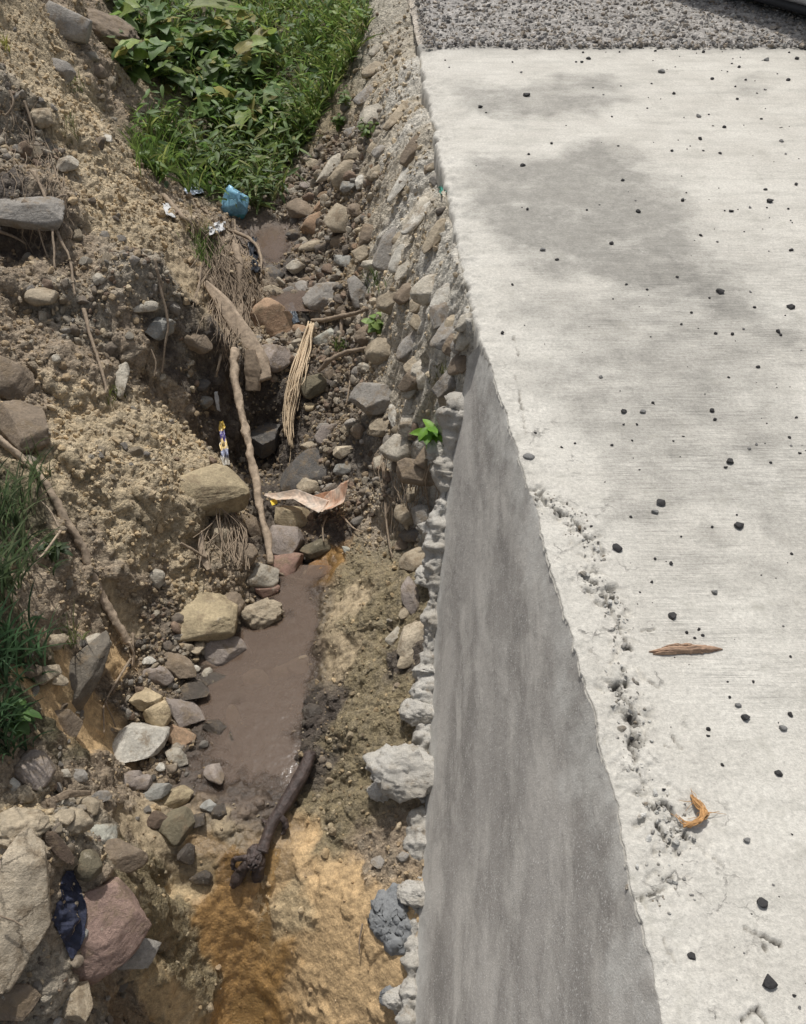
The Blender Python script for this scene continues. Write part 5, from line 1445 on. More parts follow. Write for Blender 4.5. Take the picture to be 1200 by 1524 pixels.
# fibrous mat of roots on the shoulder
fib = []
for k in range(260):
    p = rand_in([(300, 330), (370, 350), (385, 400), (350, 520), (325, 480), (300, 400)], RNG)
    n_ = RNG.integers(3, 5); pts = [p]
    dx = RNG.normal(4, 8)
    for j in range(n_): pts.append(pts[-1] + np.array([dx * .6 + RNG.normal(0, 4), RNG.uniform(8, 20)]))
    P = path_px([tuple(q) for q in pts], RNG.uniform(.005, .05), RNG.uniform(.005, .05)); fib.append(tube(P, np.linspace(px_r(P[0], RNG.uniform(.8, 2.0)), px_r(P[-1], .7), len(P)), 5, 0, sub=4, cap=False))
o = mk_tubes('root_mat', fib, M_ROOT); tag(o, 'tangled mat of fine brown roots on the bank shoulder by the driftwood', 'roots')
fib = []
for k in range(90):
    p = rand_in([(5, 140), (60, 150), (110, 290), (100, 330), (20, 340), (0, 200)], RNG)
    pts = [p]
    for j in range(3): pts.append(pts[-1] + np.array([RNG.normal(2, 6), RNG.uniform(6, 20)]))
    P = path_px([tuple(q) for q in pts], RNG.uniform(.005, .04), RNG.uniform(.01, .05)); fib.append(tube(P, np.linspace(px_r(P[0], RNG.uniform(.7, 1.5)), px_r(P[-1], .6), len(P)), 5, 0, sub=4, cap=False))
o = mk_tubes('root_mat', fib, M_ROOT); tag(o, 'hair-fine roots hanging over the hollow at the upper left', 'roots')
fib = []
for k in range(70):
    p = rand_in([(565, 660), (650, 700), (640, 740), (580, 770), (560, 700)], RNG); pts = [p]
    for j in range(3): pts.append(pts[-1] + np.array([RNG.normal(0, 4), RNG.uniform(8, 22)]))
    P = path_px([tuple(q) for q in pts], .04, .03); fib.append(tube(P, np.linspace(px_r(P[0], 1.4), px_r(P[-1], .8), len(P)), 5, 0, sub=4, cap=False))
o = mk_tubes('root_mat', fib, M_ROOT); tag(o, 'curtain of hair roots under the overhang beside the wall', 'roots')


def plank(pts, w, th, seed, o0, o1):
    P = path_px(pts, o0, o1); V = []; n = 40
    t = np.linspace(0, 1, n); L = np.linspace(0, 1, len(P)); C = np.stack([np.interp(t, L, P[:, k]) for k in range(3)], -1)
    T = np.gradient(C, axis=0); T /= np.linalg.norm(T, axis=1, keepdims=True)
    view = CAMP - C; view /= np.linalg.norm(view, axis=1, keepdims=True)
    S_ = np.cross(T, view); S_ /= np.linalg.norm(S_, axis=1, keepdims=True); U_ = np.cross(S_, T)
    a = np.linspace(0, 2 * np.pi, 28, endpoint=False)
    ca, sa = np.sign(np.cos(a)) * np.abs(np.cos(a)) ** .6, np.sign(np.sin(a)) * np.abs(np.sin(a)) ** .6
    wp = np.interp(t, np.linspace(0, 1, len(w)), w)
    m = np.array([depth_of(c) for c in C]) / FPX * .5
    V = C[:, None] + S_[:, None] * (ca[None] * (wp * m)[:, None])[..., None] + U_[:, None] * (sa[None] * (wp * m * th)[:, None])[..., None]
    V = V.reshape(-1, 3)
    loc = np.stack([np.repeat(t * 3, 28), np.tile(np.cos(a) * 3, n), np.tile(np.sin(a) * 3, n)], -1)
    V = V + (S_[:, None] * ca[None, :, None] + U_[:, None] * sa[None, :, None]).reshape(-1, 3) * (.25 * np.repeat(wp * m, 28) * fbm(loc * np.array([1, 2.2, 2.2]) + seed, 4, seed))[:, None]
    F = grid_faces(n, 28, True); n0 = len(V); V = np.concatenate([V, C[:1], C[-1:]]); k = np.arange(28); k2 = (k + 1) % 28; e = (n - 1) * 28
    F = np.concatenate([F, np.stack([k2, k, np.full(28, n0), np.full(28, n0)], -1), np.stack([e + k, e + k2, np.full(28, n0 + 1), np.full(28, n0 + 1)], -1)])
    return V, F


o = mk_tubes('driftwood', [plank([(305, 420), (335, 455), (362, 500), (385, 540), (394, 566)], [8, 22, 30, 34, 22], .35, 3, .06, .07)], M_WOOD); tag(o, 'weathered grey driftwood plank leaning beside the orange boulder', 'driftwood')
o = mk_tubes('driftwood', [plank([(372, 520), (376, 550), (377, 582)], [14, 26, 20], .5, 5, .04, .04)], M_ROOT); tag(o, 'broken brown wood end below the driftwood plank', 'driftwood')
o = mk_tubes('driftwood', [plank([(34, 298), (55, 318), (76, 332)], [7, 12, 5], .4, 7, .08, .05)], M_WOOD); tag(o, 'pale snapped stick in front of the hollow under the grey slab', 'stick')
o = mk_tubes('driftwood', [plank([(70, 1195), (100, 1182), (135, 1180)], [10, 12, 6], .3, 9, .03, .03)], M_ROOT); tag(o, 'flat grey bark strip lying on the heap beside the cracked boulder', 'bark')

# wet black log in the pool
lg = path_px([(462, 1124), (446, 1160), (425, 1195), (406, 1225), (396, 1250), (390, 1268)], .05, .045)
log = thing('log', 'wet black branch with a splayed root end lying across the pool outlet', 'log', lg[3])
V, F = tube(lg, [px_r(lg[0], w_) for w_ in (15, 20, 18, 15, 14, 17)], 36, 0, sub=18)
cl = np.repeat(np.linspace(0, 1, (len(V) - 2) // 36), 36); an = np.tile(np.linspace(0, 2 * np.pi, 36, endpoint=False), (len(V) - 2) // 36)
q = np.stack([np.cos(an) * 2.4, np.sin(an) * 2.4, cl * 2.2], -1); bark = ridged(q, 4, 5) * .14 + .22 * fbm(np.stack([np.cos(an), np.sin(an), cl * 7], -1), 3, 6)
ax = np.stack([np.interp(cl, np.linspace(0, 1, len(lg)), lg[:, k]) for k in range(3)], -1)
V[:-2] = V[:-2] + (V[:-2] - ax) * bark[:, None] * .8
mk_tubes('shaft', [(V, F)], M_WETWOOD, log)
hp, n_, d_ = surf(380, 1276, .035); m_ = depth_of(hp) / FPX
V, F = ICO[5]; V = V * (1 + .45 * ridged(V * 1.7 + 4, 4, 41) * .6 - .22 * (perlin(V * 2.6 + 9, 42) > .12))[:, None]
V = V @ np.array(Matrix.Rotation(.5, 3, 'Y')).T * np.array([12, 17, 11]) * m_; V = V + .006 * np.stack([fbm(V * 40, 3, 61), fbm(V * 40, 3, 62), fbm(V * 40, 3, 63)], -1) + hp
o = mk('root_crown', V, F, M_WETWOOD, log)
for pts, ws in (([(384, 1272), (366, 1288), (354, 1306), (346, 1319)], [20, 17, 19, 9]), ([(386, 1278), (384, 1300), (386, 1309)], [19, 21, 15]), ([(370, 1276), (350, 1277), (347, 1290), (356, 1296)], [9, 7, 6, 7]),
                ([(414, 1212), (425, 1226), (421, 1241)], [11, 9, 4]), ([(402, 1226), (390, 1219)], [8, 3]), ([(458, 1128), (466, 1122), (470, 1128)], [16, 10, 4])):
    Q = path_px(pts, .04, .012); V, F = tube(Q, [px_r(Q[0], w) for w in ws], 22, 0, sub=14)
    V = V + .011 * np.stack([fbm(V * 26, 4, 61, .6), fbm(V * 26, 4, 62, .6), fbm(V * 26, 4, 63, .6)], -1); mk_tubes('root_stub', [(V, F)], M_WETWOOD, log)

# straw bundle
st = []
for k in range(46):
    u = RNG.normal(0, .55); u = max(-1, min(1, u)); v = RNG.uniform(0, 1)
    end = 1 - .5 * RNG.random() ** 1.6
    pts = []
    for t in np.linspace(0, end, 6):
        cx0 = np.interp(t, [0, .25, .55, .8, 1], [464, 452, 438, 431, 434]); wd = np.interp(t, [0, .2, .5, .8, 1], [4, 9, 12, 9, 7])
        pts.append((cx0 + u * wd + RNG.normal(0, .8), 486 + t * 180 + RNG.normal(0, 2)))
    P = path_px(pts, .09, .07); P = P - FWD * (.05 * v) + np.stack([fbm(P * 9 + k, 2, k), 0 * P[:, 0], 0 * P[:, 0]], -1) * .008
    st.append(tube(P, np.linspace(px_r(P[0], RNG.uniform(1.4, 3.4)), px_r(P[-1], 1.2), len(P)), 5, 0, sub=4))
st += [tube(path_px([(434, 640), (433, 670), (431, 690)], .06, .05), [.003, .002, .0012], 5, 0, sub=4)]
o = mk_tubes('straw_bundle', st, M_STRAW); tag(o, 'dry golden straw bundle hanging down between the boulders', 'straw')
st = []
for k in range(40):
    a = (338 + RNG.normal(0, 6), 752 + RNG.normal(0, 4)); b = (RNG.choice([300, 340, 360, 368]) + RNG.normal(0, 8), 800 + RNG.uniform(0, 50)); mpt = ((a[0] + b[0]) / 2 + RNG.normal(0, 10), (a[1] + b[1]) / 2 + RNG.normal(0, 5))
    P = path_px([a, mpt, b], .09, .06); st.append(tube(P, [px_r(P[0], 1.6)] * 3, 5, 0, sub=6, cap=False))
o = mk_tubes('string_tangle', st, M_ROOT); tag(o, 'tangle of dry strings draped over the rounded tan rock', 'strings')
o = mk_tubes('bark_strip', [plank([(300, 790), (299, 815), (306, 838), (311, 848)], [5, 9, 10, 6], .3, 4, .05, .03)], M_WOOD); tag(o, 'pale peeled bark strip hanging left of the string-covered rock', 'bark')


# ------------------------------------------------------------------ litter
def sheet(quad, nu, nv, off, crump, seed, mat, name, cols=None, bulge=0):
    """crumpled sheet spanned by four photo pixels on the ground: top left, top right, bottom right, bottom left"""
    c = [surf(a, b, off)[0] for a, b in quad]
    u, v = np.meshgrid(np.linspace(0, 1, nu), np.linspace(0, 1, nv))
    P = (c[0] * ((1 - u) * (1 - v))[..., None] + c[1] * (u * (1 - v))[..., None] + c[2] * (u * v)[..., None] + c[3] * ((1 - u) * v)[..., None]).reshape(-1, 3)
    n = np.cross(c[1] - c[0], c[3] - c[0]); n /= np.linalg.norm(n)
    if n @ (CAMP - c[0]) < 0: n = -n
    sz = np.linalg.norm(c[1] - c[3])
    q = np.stack([u.ravel(), v.ravel(), u.ravel() * 0 + seed], -1)
    P = P + n * (crump * sz * ridged(q * 3, 3, seed) + bulge * sz * (np.sin(np.pi * u) * np.sin(np.pi * v)).ravel())[:, None]
    P = P + np.stack([fbm(q * 4 + 5, 3, seed), fbm(q * 4 + 9, 3, seed), fbm(q * 4 + 2, 3, seed)], -1) * .06 * sz
    F = grid_faces(nv, nu)
    top = P; bot = P - n * .0015
    V = np.concatenate([top, bot]); F2 = F[:, ::-1] + len(top)
    rim = np.concatenate([np.arange(nu), np.arange(nu - 1, nu * nv, nu)[1:], np.arange(nu * nv - 1, nu * (nv - 1) - 1, -1)[1:], np.arange(nu * (nv - 1), -1, -nu)[1:-1]])
    r2 = np.roll(rim, -1); FR = np.stack([rim, rim + len(top), r2 + len(top), r2], -1)
    at = None
    if cols is not None:
        cv = cols(u.ravel(), v.ravel()); at = {'col': np.concatenate([cv, cv])}
    return mk(name, V, np.concatenate([F, F2, FR]), mat, None, at)


M_PRINT = leaf_mat('printed_film', .0, .35)
# blue bag: a crumpled hollow lump
hp, n_, d_ = surf(351, 309, .09); m_ = depth_of(hp) / FPX
V, F = ICO[5]; V = V.copy(); V *= (1 + .26 * ridged(V * np.array([1.5, 1.5, 1.0]), 3, 9) - .2 * np.abs(perlin(V * 2.3 + 7, 8)) + .28 * perlin(V * .9 + 3, 4))[:, None]
rb = np.random.default_rng(5)
for k in range(26):
    n = rb.normal(size=3); n /= np.linalg.norm(n); q = V @ n - rb.uniform(.42, .85); V = V - np.where(q > 0, q * 1.12, 0)[:, None] * n
V = V * (1 + .05 * ridged(V * 4, 3, 19))[:, None]; V[:, 0] *= 1 - .45 * np.clip(V[:, 2], 0, 1)
V = V * np.array([42 * m_, 24 * m_, 33 * m_]); V[:, 2] += np.clip(-V[:, 1], 0, 1) * .2
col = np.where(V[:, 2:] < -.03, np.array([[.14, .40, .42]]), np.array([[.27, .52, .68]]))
col = col * (1 + .35 * fbm(V * 14, 3, 6))[:, None]
bag = mk('plastic_bag', V, F, leaf_mat('bag_film', .25, .25), None, {'col': col}); bag.location = Vector(hp); tag(bag, 'crumpled light blue plastic bag under the weeds', 'plastic bag')
tag(sheet([(243, 306), (257, 304), (262, 326), (246, 322)], 16, 18, .03, .04, 3, M_PLASW, 'plastic_scrap'), 'white plastic scrap on the bank left of the blue bag', 'plastic scrap')
tag(sheet([(272, 283), (300, 279), (303, 290), (276, 291)], 20, 12, .03, .04, 4, simple_mat('pale_blue_film', (.5, .56, .66), .35), 'plastic_scrap'), 'pale blue and white plastic scrap below the weeds', 'plastic scrap')
tag(sheet([(306, 340), (332, 330), (330, 343), (312, 352)], 18, 12, .04, .04, 6, M_PLASW, 'paper_scrap'), 'whitish torn scrap above the root mat', 'scrap')
tag(sheet([(371, 362), (381, 360), (386, 412), (374, 410)], 14, 30, .05, .07, 7, M_PLASK, 'plastic_strip'), 'black plastic strip hanging behind the peeling root', 'plastic strip')
tag(sheet([(425, 455), (436, 450), (446, 480), (438, 483)], 12, 20, .02, .05, 8, simple_mat('blue_grey_film', (.12, .15, .18), .3), 'plastic_scrap'), 'dark blue-grey film scrap right of the orange boulder', 'plastic scrap')


def wrap(u, v):
    y, p, g, w = np.array([.62, .42, .08]), np.array([.06, .04, .2]), np.array([.22, .24, .33]), np.array([.5, .46, .38])
    c = np.where((v < .2)[:, None], y, np.where((v < .42)[:, None], p, np.where((v < .66)[:, None], np.array([.68, .5, .2]), np.where((v < .82)[:, None], g, w))))
    lines = (np.abs((v * 5 + u * 1.6) % 1 - .5) < .1) & (v > .18)
    return np.where(lines[:, None], c * .35 + .4, c)


tag(sheet([(327, 632), (334, 628), (343, 696), (332, 694)], 12, 40, .06, .05, 9, M_PRINT, 'snack_wrapper', wrap), 'crumpled yellow and purple snack wrapper hanging above the tan slab', 'wrapper')
tag(sheet([(318, 584), (324, 582), (328, 612), (323, 610)], 8, 20, .05, .05, 12, M_PLASW, 'plastic_scrap'), 'narrow white plastic sliver above the snack wrapper', 'plastic scrap')
tag(sheet([(344, 758), (352, 762), (354, 775), (348, 772)], 10, 14, .09, .06, 13, simple_mat('red_film', (.55, .13, .12), .4), 'plastic_scrap'), 'red plastic scrap caught on the strings', 'plastic scrap')
tag(sheet([(402, 746), (412, 741), (413, 750), (405, 753)], 10, 8, .08, .05, 14, simple_mat('yellow_film', (.75, .55, .05), .4), 'plastic_scrap'), 'tiny yellow scrap beside the curled leaf', 'plastic scrap')
tag(sheet([(655, 284), (664, 282), (666, 294), (658, 296)], 10, 12, .02, .08, 15, simple_mat('green_film', (.02, .22, .16), .4), 'plastic_scrap'), 'dark green plastic shred on the road edge', 'plastic scrap')
# the rag is draped: every point of it rests on whatever lies below
ru, rv = np.meshgrid(np.linspace(-1, 1, 30), np.linspace(0, 1, 80))
rw = np.interp(rv, [0, .15, .35, .55, .75, .9, 1], [6, 13, 20, 25, 17, 9, 3]); rc = np.interp(rv, [0, .3, .6, 1], [103, 108, 106, 110])
jit = fbm(np.stack([ru.ravel() * .6, rv.ravel() * 7, ru.ravel() * 0], -1), 4, 31).reshape(ru.shape)
rpx = rc + rw * ru + 7 * jit * np.abs(ru); rpy = 1296 + rv * 130
RP = np.array([surf(a, b, .006)[0] for a, b in zip(rpx.ravel(), rpy.ravel())])
RP += np.array([0, -.4, .9]) * (.010 * np.clip(ridged(RP * 22, 3, 32), 0, 1))[:, None]
mk_ = mk('cloth', np.concatenate([RP, RP - np.array([0, -.0015, .003])]), np.concatenate([grid_faces(80, 30), grid_faces(80, 30)[:, ::-1] + len(RP)]), M_NAVY); tag(mk_, 'dark navy rag draped over the red slab', 'rag')


# curled dry leaf: blade folded along its length, cupped at the right end
def dryleaf(pts, widths, off, curl, seed, colA, colB, name, th=.0016):
    P = path_px(pts, off, off); n, k = 60, 22
    t = np.linspace(0, 1, n); C = np.stack([np.interp(t, np.linspace(0, 1, len(P)), P[:, j]) for j in range(3)], -1)
    T = np.gradient(C, axis=0); T /= np.linalg.norm(T, axis=1, keepdims=True)
    view = (CAMP - C) * .35 + np.array([.1, .3, 2.0]); view /= np.linalg.norm(view, axis=1, keepdims=True)
    S_ = np.cross(view, T); S_ /= np.linalg.norm(S_, axis=1, keepdims=True)
    m = np.array([depth_of(c) for c in C]) / FPX * .5
    wd = np.interp(t, np.linspace(0, 1, len(widths)), widths) * m; cu = np.interp(t, np.linspace(0, 1, len(curl)), curl)
    w = np.linspace(-1, 1, k)
    V = C[:, None] + S_[:, None] * (w[None] * wd[:, None])[..., None] + view[:, None] * ((np.abs(w)[None] ** 1.5 * cu[:, None]) * wd[:, None])[..., None]
    V = V.reshape(-1, 3); V += np.repeat(view, k, 0) * (.12 * np.repeat(wd, k) * fbm(V * 30, 3, seed))[:, None]
    F = grid_faces(n, k); V2 = V - np.repeat(view, k, 0) * th
    rim = np.concatenate([np.arange(k), np.arange(k - 1, n * k, k)[1:], np.arange(n * k - 1, k * (n - 1) - 1, -1)[1:], np.arange(k * (n - 1), -1, -k)[1:-1]]); r2 = np.roll(rim, -1)
    vein = np.abs(np.sin(np.repeat(t, k) * 40 + np.tile(np.abs(w), n) * 7)) ** 6
    mixv = np.clip(.5 + 1.2 * fbm(V * 20, 3, seed + 1), 0, 1)[:, None]
    c = np.array(colA) * (1 - mixv) + np.array(colB) * mixv; c = c * (1 - .2 * vein[:, None])
    return mk(name, np.concatenate([V, V2]), np.concatenate([F, F[:, ::-1] + len(V), np.stack([rim, rim + len(V), r2 + len(V), r2], -1)]), leaf_mat(name + '_skin', .4, .6), None, {'col': np.concatenate([c, c])})


lf = thing('dry_leaf', 'large curled pale dry leaf with a rust-brown cupped end above the pool', 'dead leaf', surf(455, 745)[0])
for pts, wd, cu, ca, cb, nm in (([(394, 736), (415, 740), (440, 738), (462, 748), (482, 756)], [4, 14, 18, 22, 26], [.3, .5, .6, .4, .3], (.80, .72, .62), (.72, .58, .46), 'leaf_base'),
                                ([(474, 754), (488, 750), (500, 748), (513, 744)], [24, 38, 46, 44], [.2, .5, .8, 1.0], (.80, .70, .58), (.66, .42, .28), 'leaf_cup'),
                                ([(455, 748), (478, 742), (497, 736), (510, 731)], [12, 16, 14, 5], [.5, .4, .3, .2], (.62, .40, .26), (.42, .18, .08), 'leaf_lobe')):
    o = dryleaf(pts, wd, .10, cu, 5, ca, cb, nm); o.parent = lf; o.location = -Vector(lf.location)


# road litter: splinter and husk
def road_path(pts, z): return np.array([at_z(a, b, z) for a, b in pts])


P = road_path([(966, 969), (985, 968), (1010, 967), (1040, 966), (1062, 964), (1076, 965)], .012)
def sliver(pts, hw, th, seed):
    t = np.linspace(0, 1, 70); C = np.stack([np.interp(t, np.linspace(0, 1, len(pts)), np.array(pts)[:, k]) for k in range(3)], -1)
    r = np.random.default_rng(seed); w = np.interp(t, np.linspace(0, 1, 9), [.1, .55, .8, 1, .9, 1, .85, .6, .05]) * hw
    up_ = w * (1 + .5 * fbm(np.stack([t * 22, t * 0 + seed, t * 0], -1), 3, seed)); dn_ = w * (1 + .5 * fbm(np.stack([t * 22, t * 0 - seed, t * 0], -1), 3, seed + 1))
    cr = np.linspace(-1, 1, 13); zc = th * (1 - cr ** 4)[None] * (w / hw)[:, None] * (1 + .7 * ridged(np.stack([np.repeat(t * 3, 13), np.tile(cr * 4, 70), np.zeros(910)], -1), 3, seed).reshape(70, 13))
    y = np.where(cr[None] > 0, cr[None] * up_[:, None], cr[None] * dn_[:, None])
    top = C[:, None] + np.stack([0 * y, y, zc], -1); V = np.concatenate([top.reshape(-1, 3), (C[:, None] + np.stack([0 * y, y, 0 * y - .002], -1)).reshape(-1, 3)])
    F = grid_faces(70, 13); rim = np.concatenate([np.arange(13), np.arange(12, 910, 13)[1:], np.arange(909, 896, -1)[1:], np.arange(897, -1, -13)[1:-1]]); r2 = np.roll(rim, -1)
    return V, np.concatenate([F, F[:, ::-1] + 910, np.stack([rim, rim + 910, r2 + 910, r2], -1)])


V, F = merge([sliver(road_path([(966, 970), (1020, 968), (1076, 966)], .003), .0095, .010, 3), sliver(road_path([(985, 964), (1040, 963)], .006), .004, .010, 5), sliver(road_path([(972, 973), (1010, 972)], .004), .003, .006, 8)])
o = mk('wood_splinter', V, F, simple_mat('splinter', (.34, .225, .15), .9, 14, .6, .005, (2, 9, 9)))
tag(o, 'brown wood splinter lying on the concrete slab', 'splinter')
hk = []
for k in range(40):
    j = RNG.normal(0, 2.6, (5, 2)) * np.array([1, .8])
    pts = np.array([(1029, 1184), (1042, 1198), (1049, 1211), (1041, 1222), (1022, 1228)]) + j * np.array([[.4], [1], [1.1], [1.0], [1.2]])
    if k < 4: pts = np.concatenate([pts, [(1008 + RNG.normal(0, 5), 1214 + RNG.normal(0, 4))]])
    P = np.array([at_z(a, b, .006 + .018 * math.sin(math.pi * i / 4.5) * RNG.uniform(.4, 1)) for i, (a, b) in enumerate(pts)])
    hk.append(tube(P, [.0006, .0011, .0014, .0012, .0009, .0005][:len(P)], 6, .3, 90, k, sub=5))
for k in range(16):
    a = np.array([(1044, 1210), (1030, 1226), (1036, 1192)][k % 3]); b = a + RNG.normal(0, 11, 2) * np.array([1.3, .8])
    hk.append(tube([at_z(*a, .010), at_z(*((a + b) / 2 + RNG.normal(0, 3, 2)), .012), at_z(*b, .003)], [.0008, .0006, .0003], 5, .2, 90, k, sub=5))
o = mk_tubes('dry_husk', hk, simple_mat('husk', (.40, .22, .085), .8, 90, .4, .002)); tag(o, 'bent fibrous brown husk lying on the concrete near the edge', 'husk')

# grey mortar splashes stuck on the clay
def splash(pts, seed, lab):
    poly = np.array(pts, float); c0 = poly.mean(0)
    V = []; nr, na = 16, 64
    ang = np.linspace(0, 2 * np.pi, na, endpoint=False)
    pa = np.arctan2(poly[:, 1] - c0[1], poly[:, 0] - c0[0]); pr = np.hypot(poly[:, 1] - c0[1], poly[:, 0] - c0[0]); od = np.argsort(pa)
    r = np.interp(ang, np.concatenate([pa[od] - 2 * np.pi, pa[od], pa[od] + 2 * np.pi]), np.tile(pr[od], 3))
    r = r * (1 + .22 * fbm(np.stack([np.cos(ang) * 4, np.sin(ang) * 4, ang * 0 + seed], -1), 3, seed))
    for i in range(nr):
        t = i / (nr - 1)
        for a, rr in zip(ang, r):
            th = .006 if i == nr - 1 else -.018 * (1 - t ** 5) - .002
            p, n, d = surf(c0[0] + math.cos(a) * rr * t, c0[1] + math.sin(a) * rr * t, 0); V.append(p - n * th if i == nr - 1 else p + n * (-th))
    V = np.array(V); V += np.array([0, -.3, .95]) * (.005 * fbm(V * 40, 3, seed))[:, None]
    o = mk('mortar_patch', V, grid_faces(nr, na, True), simple_mat('grey_mortar', (.2, .205, .205), .85, 60, .25, .012)); tag(o, lab, 'mortar')


splash([(552, 1352), (568, 1320), (598, 1312), (606, 1360), (600, 1420), (585, 1428), (572, 1405), (556, 1390)], 4, 'blue-grey mortar splash on the orange clay at the wall foot')
splash([(568, 1480), (580, 1466), (590, 1480), (584, 1496), (570, 1494)], 5, 'small grey mortar blob below the big splash by the wall')

# ------------------------------------------------------------------ plants
def leaf_geo(L, W, shape, droop=.3, fold=.25, nu=9, nw=5):
    u = np.linspace(0, 1, nu); w = np.linspace(-1, 1, nw)
    if shape == 'lance': prof = np.sin(np.pi * np.clip(u, 0, 1) ** .75) ** .9
    elif shape == 'heart': prof = np.clip(np.where(u < .25, .75 + .25 * np.sin(u / .25 * np.pi / 2), np.cos((u - .25) / .75 * np.pi / 2) ** .75), 0, 1)
    elif shape == 'oval': prof = np.sin(np.pi * np.clip(u * .96 + .04, 0, 1)) ** .65
    else: prof = (1 - u) ** .6 * np.clip(u * 12, .45, 1)
    U, Wv = np.meshgrid(u, w, indexing='ij')
    x = Wv * prof[:, None] * W * .5
    y = U * L
    if shape == 'heart': y = y - (np.abs(Wv) ** 2) * L * .18 * (1 - U)
    zz = fold * np.abs(x) - droop * L * U ** 2 + .04 * W * np.sin(U * 14 + Wv * 3) * (np.abs(Wv))
    return np.stack([x, y, zz], -1).reshape(-1, 3), grid_faces(nu, nw)


def rotm(az, el, roll=0):
    return np.array(Matrix.Rotation(az, 3, 'Z') @ Matrix.Rotation(el, 3, 'X') @ Matrix.Rotation(roll, 3, 'Y'))


GREENS = [(.11, .19, .04), (.15, .235, .05), (.075, .135, .035), (.20, .27, .065), (.13, .20, .055)]


def place_leaf(pos, az, el, roll, L, W, shape, droop, fold, colr, out, nu=9, nw=5):
    V, F = leaf_geo(L, W, shape, droop, fold, nu, nw)
    V = V @ rotm(az, el, roll).T + pos
    out.append((V, F, np.tile(np.array(colr), (len(V), 1))))


def finish_leaves(name, out, parent=None, mat=None):
    V, F = merge([(a, b) for a, b, c in out]); c = np.concatenate([c for a, b, c in out])
    return mk(name, V, F, mat or M_LEAF, parent, {'col': c})


def leafy_plant(base, n, height, L, W, shape, label, name='weed', cat='plant', group=None, spread=.6, cols=GREENS, seed=0, stems=4, up=.3):
    r = np.random.default_rng(seed); t = thing(name, label, cat, base, group)
    leaves, st = [], []
    per = max(1, n // stems)
    for s in range(stems):
        az = r.uniform(0, 6.28); ln = height * r.uniform(.6, 1.15); lean = spread * r.uniform(.3, 1)
        tip = base + np.array([math.cos(az) * lean * ln, math.sin(az) * lean * ln - .15 * ln, ln * (1 - .35 * lean)])
        mid = base * .5 + tip * .5 + np.array([0, 0, .12 * ln])
        st.append(tube([base - np.array([0, 0, .03]), mid, tip], [.004 + height * .008, .003 + height * .005, .0015], 6, 0, sub=5))
        for k in range(per):
            q = (k + 1) / per; p = base * (1 - q) ** 2 + 2 * mid * q * (1 - q) + tip * q * q
            cc = np.array(cols[r.integers(len(cols))]) * r.uniform(.75, 1.25); sc = r.uniform(.65, 1.15)
            place_leaf(p, r.uniform(0, 6.28), r.uniform(-.35, up + .25), r.normal(0, .3), L * sc, W * sc, shape, r.uniform(.15, .5), .25, cc, leaves)
    mk_tubes('stem', st, M_STEM, t); finish_leaves('foliage', leaves, t)
    return t


def blades(pts, nrm, n_each, L, W, cols, seed, out, lean=.5, bias=(0, 0, 0)):
    r = np.random.default_rng(seed)
    for p in pts:
        for k in range(n_each):
            az = r.uniform(0, 6.28); ll = L * r.uniform(.5, 1.2); h = r.uniform(.3, 1) * lean
            dirh = np.array([math.cos(az), math.sin(az), 0]) * h + np.array(bias) * r.uniform(.3, 1.1)
            nseg = 5; t = np.linspace(0, 1, nseg + 1)
            C = p + dirh[None] * (ll * t ** 1.5)[:, None] + np.array([0, 0, 1.])[None] * (ll * (t - .45 * h * t ** 2.2))[:, None]
            side = np.cross(dirh + np.array([0, 0, .4]), np.array([r.normal(), r.normal(), .2])); side /= np.linalg.norm(side) + 1e-9
            wd = W * r.uniform(.7, 1.2) * np.array([.6, 1, .95, .75, .45, .03])
            V = np.stack([C - side * wd[:, None] / 2, C + side * wd[:, None] / 2], 1).reshape(-1, 3)
            i = np.arange(nseg) * 2; F = np.stack([i, i + 1, i + 3, i + 2], -1)
            c = np.array(cols[r.integers(len(cols))]) * r.uniform(.7, 1.3)
            out.append((V, F, np.tile(c, (len(V), 1))))


def sample_px(poly, n, rng, off=0.0, patchy=0.0):
    P = np.array([surf(*rand_in(poly, rng), off)[0] for _ in range(n)])
    if patchy: P = P[fbm(P * 3.2, 3, 300) * 1.6 + rng.normal(0, .12, n) > -patchy]
    return list(P)


r0 = np.random.default_rng(77)
GR = [(.14, .22, .05), (.20, .27, .065), (.10, .165, .04), (.26, .29, .09), (.08, .13, .035)]
VEG = [(195, -40), (560, -40), (545, 60), (500, 140), (465, 205), (440, 240), (425, 290), (370, 320), (330, 300), (250, 285), (215, 250), (215, 200), (290, 170), (200, 60)]
out = []
blades(sample_px(VEG, 700, r0, 0, .2), None, 6, .25, .013, GR, 1, out, .9, (0, -.25, 0))
UPR = [(400, -40), (560, -40), (545, 60), (500, 140), (465, 205), (430, 230), (370, 150), (350, 40)]
blades(sample_px(UPR, 620, r0, 0, .12), None, 7, .13, .010, [(.27, .33, .08), (.32, .35, .12), (.19, .26, .06), (.30, .28, .13)], 2, out, 1.0, (0, -.3, 0))
o = finish_leaves('grass', out); o['kind'] = 'stuff'; tag(o, 'rank green grass filling the far end of the gully', 'grass')
out = []
for p in sample_px(VEG, 2600, r0):
    k = r0.uniform(.6, 1.2); cc = np.array(GREENS[r0.integers(5)]) * r0.uniform(.7, 1.3)
    place_leaf(p + np.array([0, 0, .02 + .30 * r0.random() ** 1.5]), r0.uniform(0, 6.28), r0.uniform(-.5, .4), r0.normal(0, .4), .085 * k, .026 * k, 'lance', .3, .2, cc, out, 5, 3)
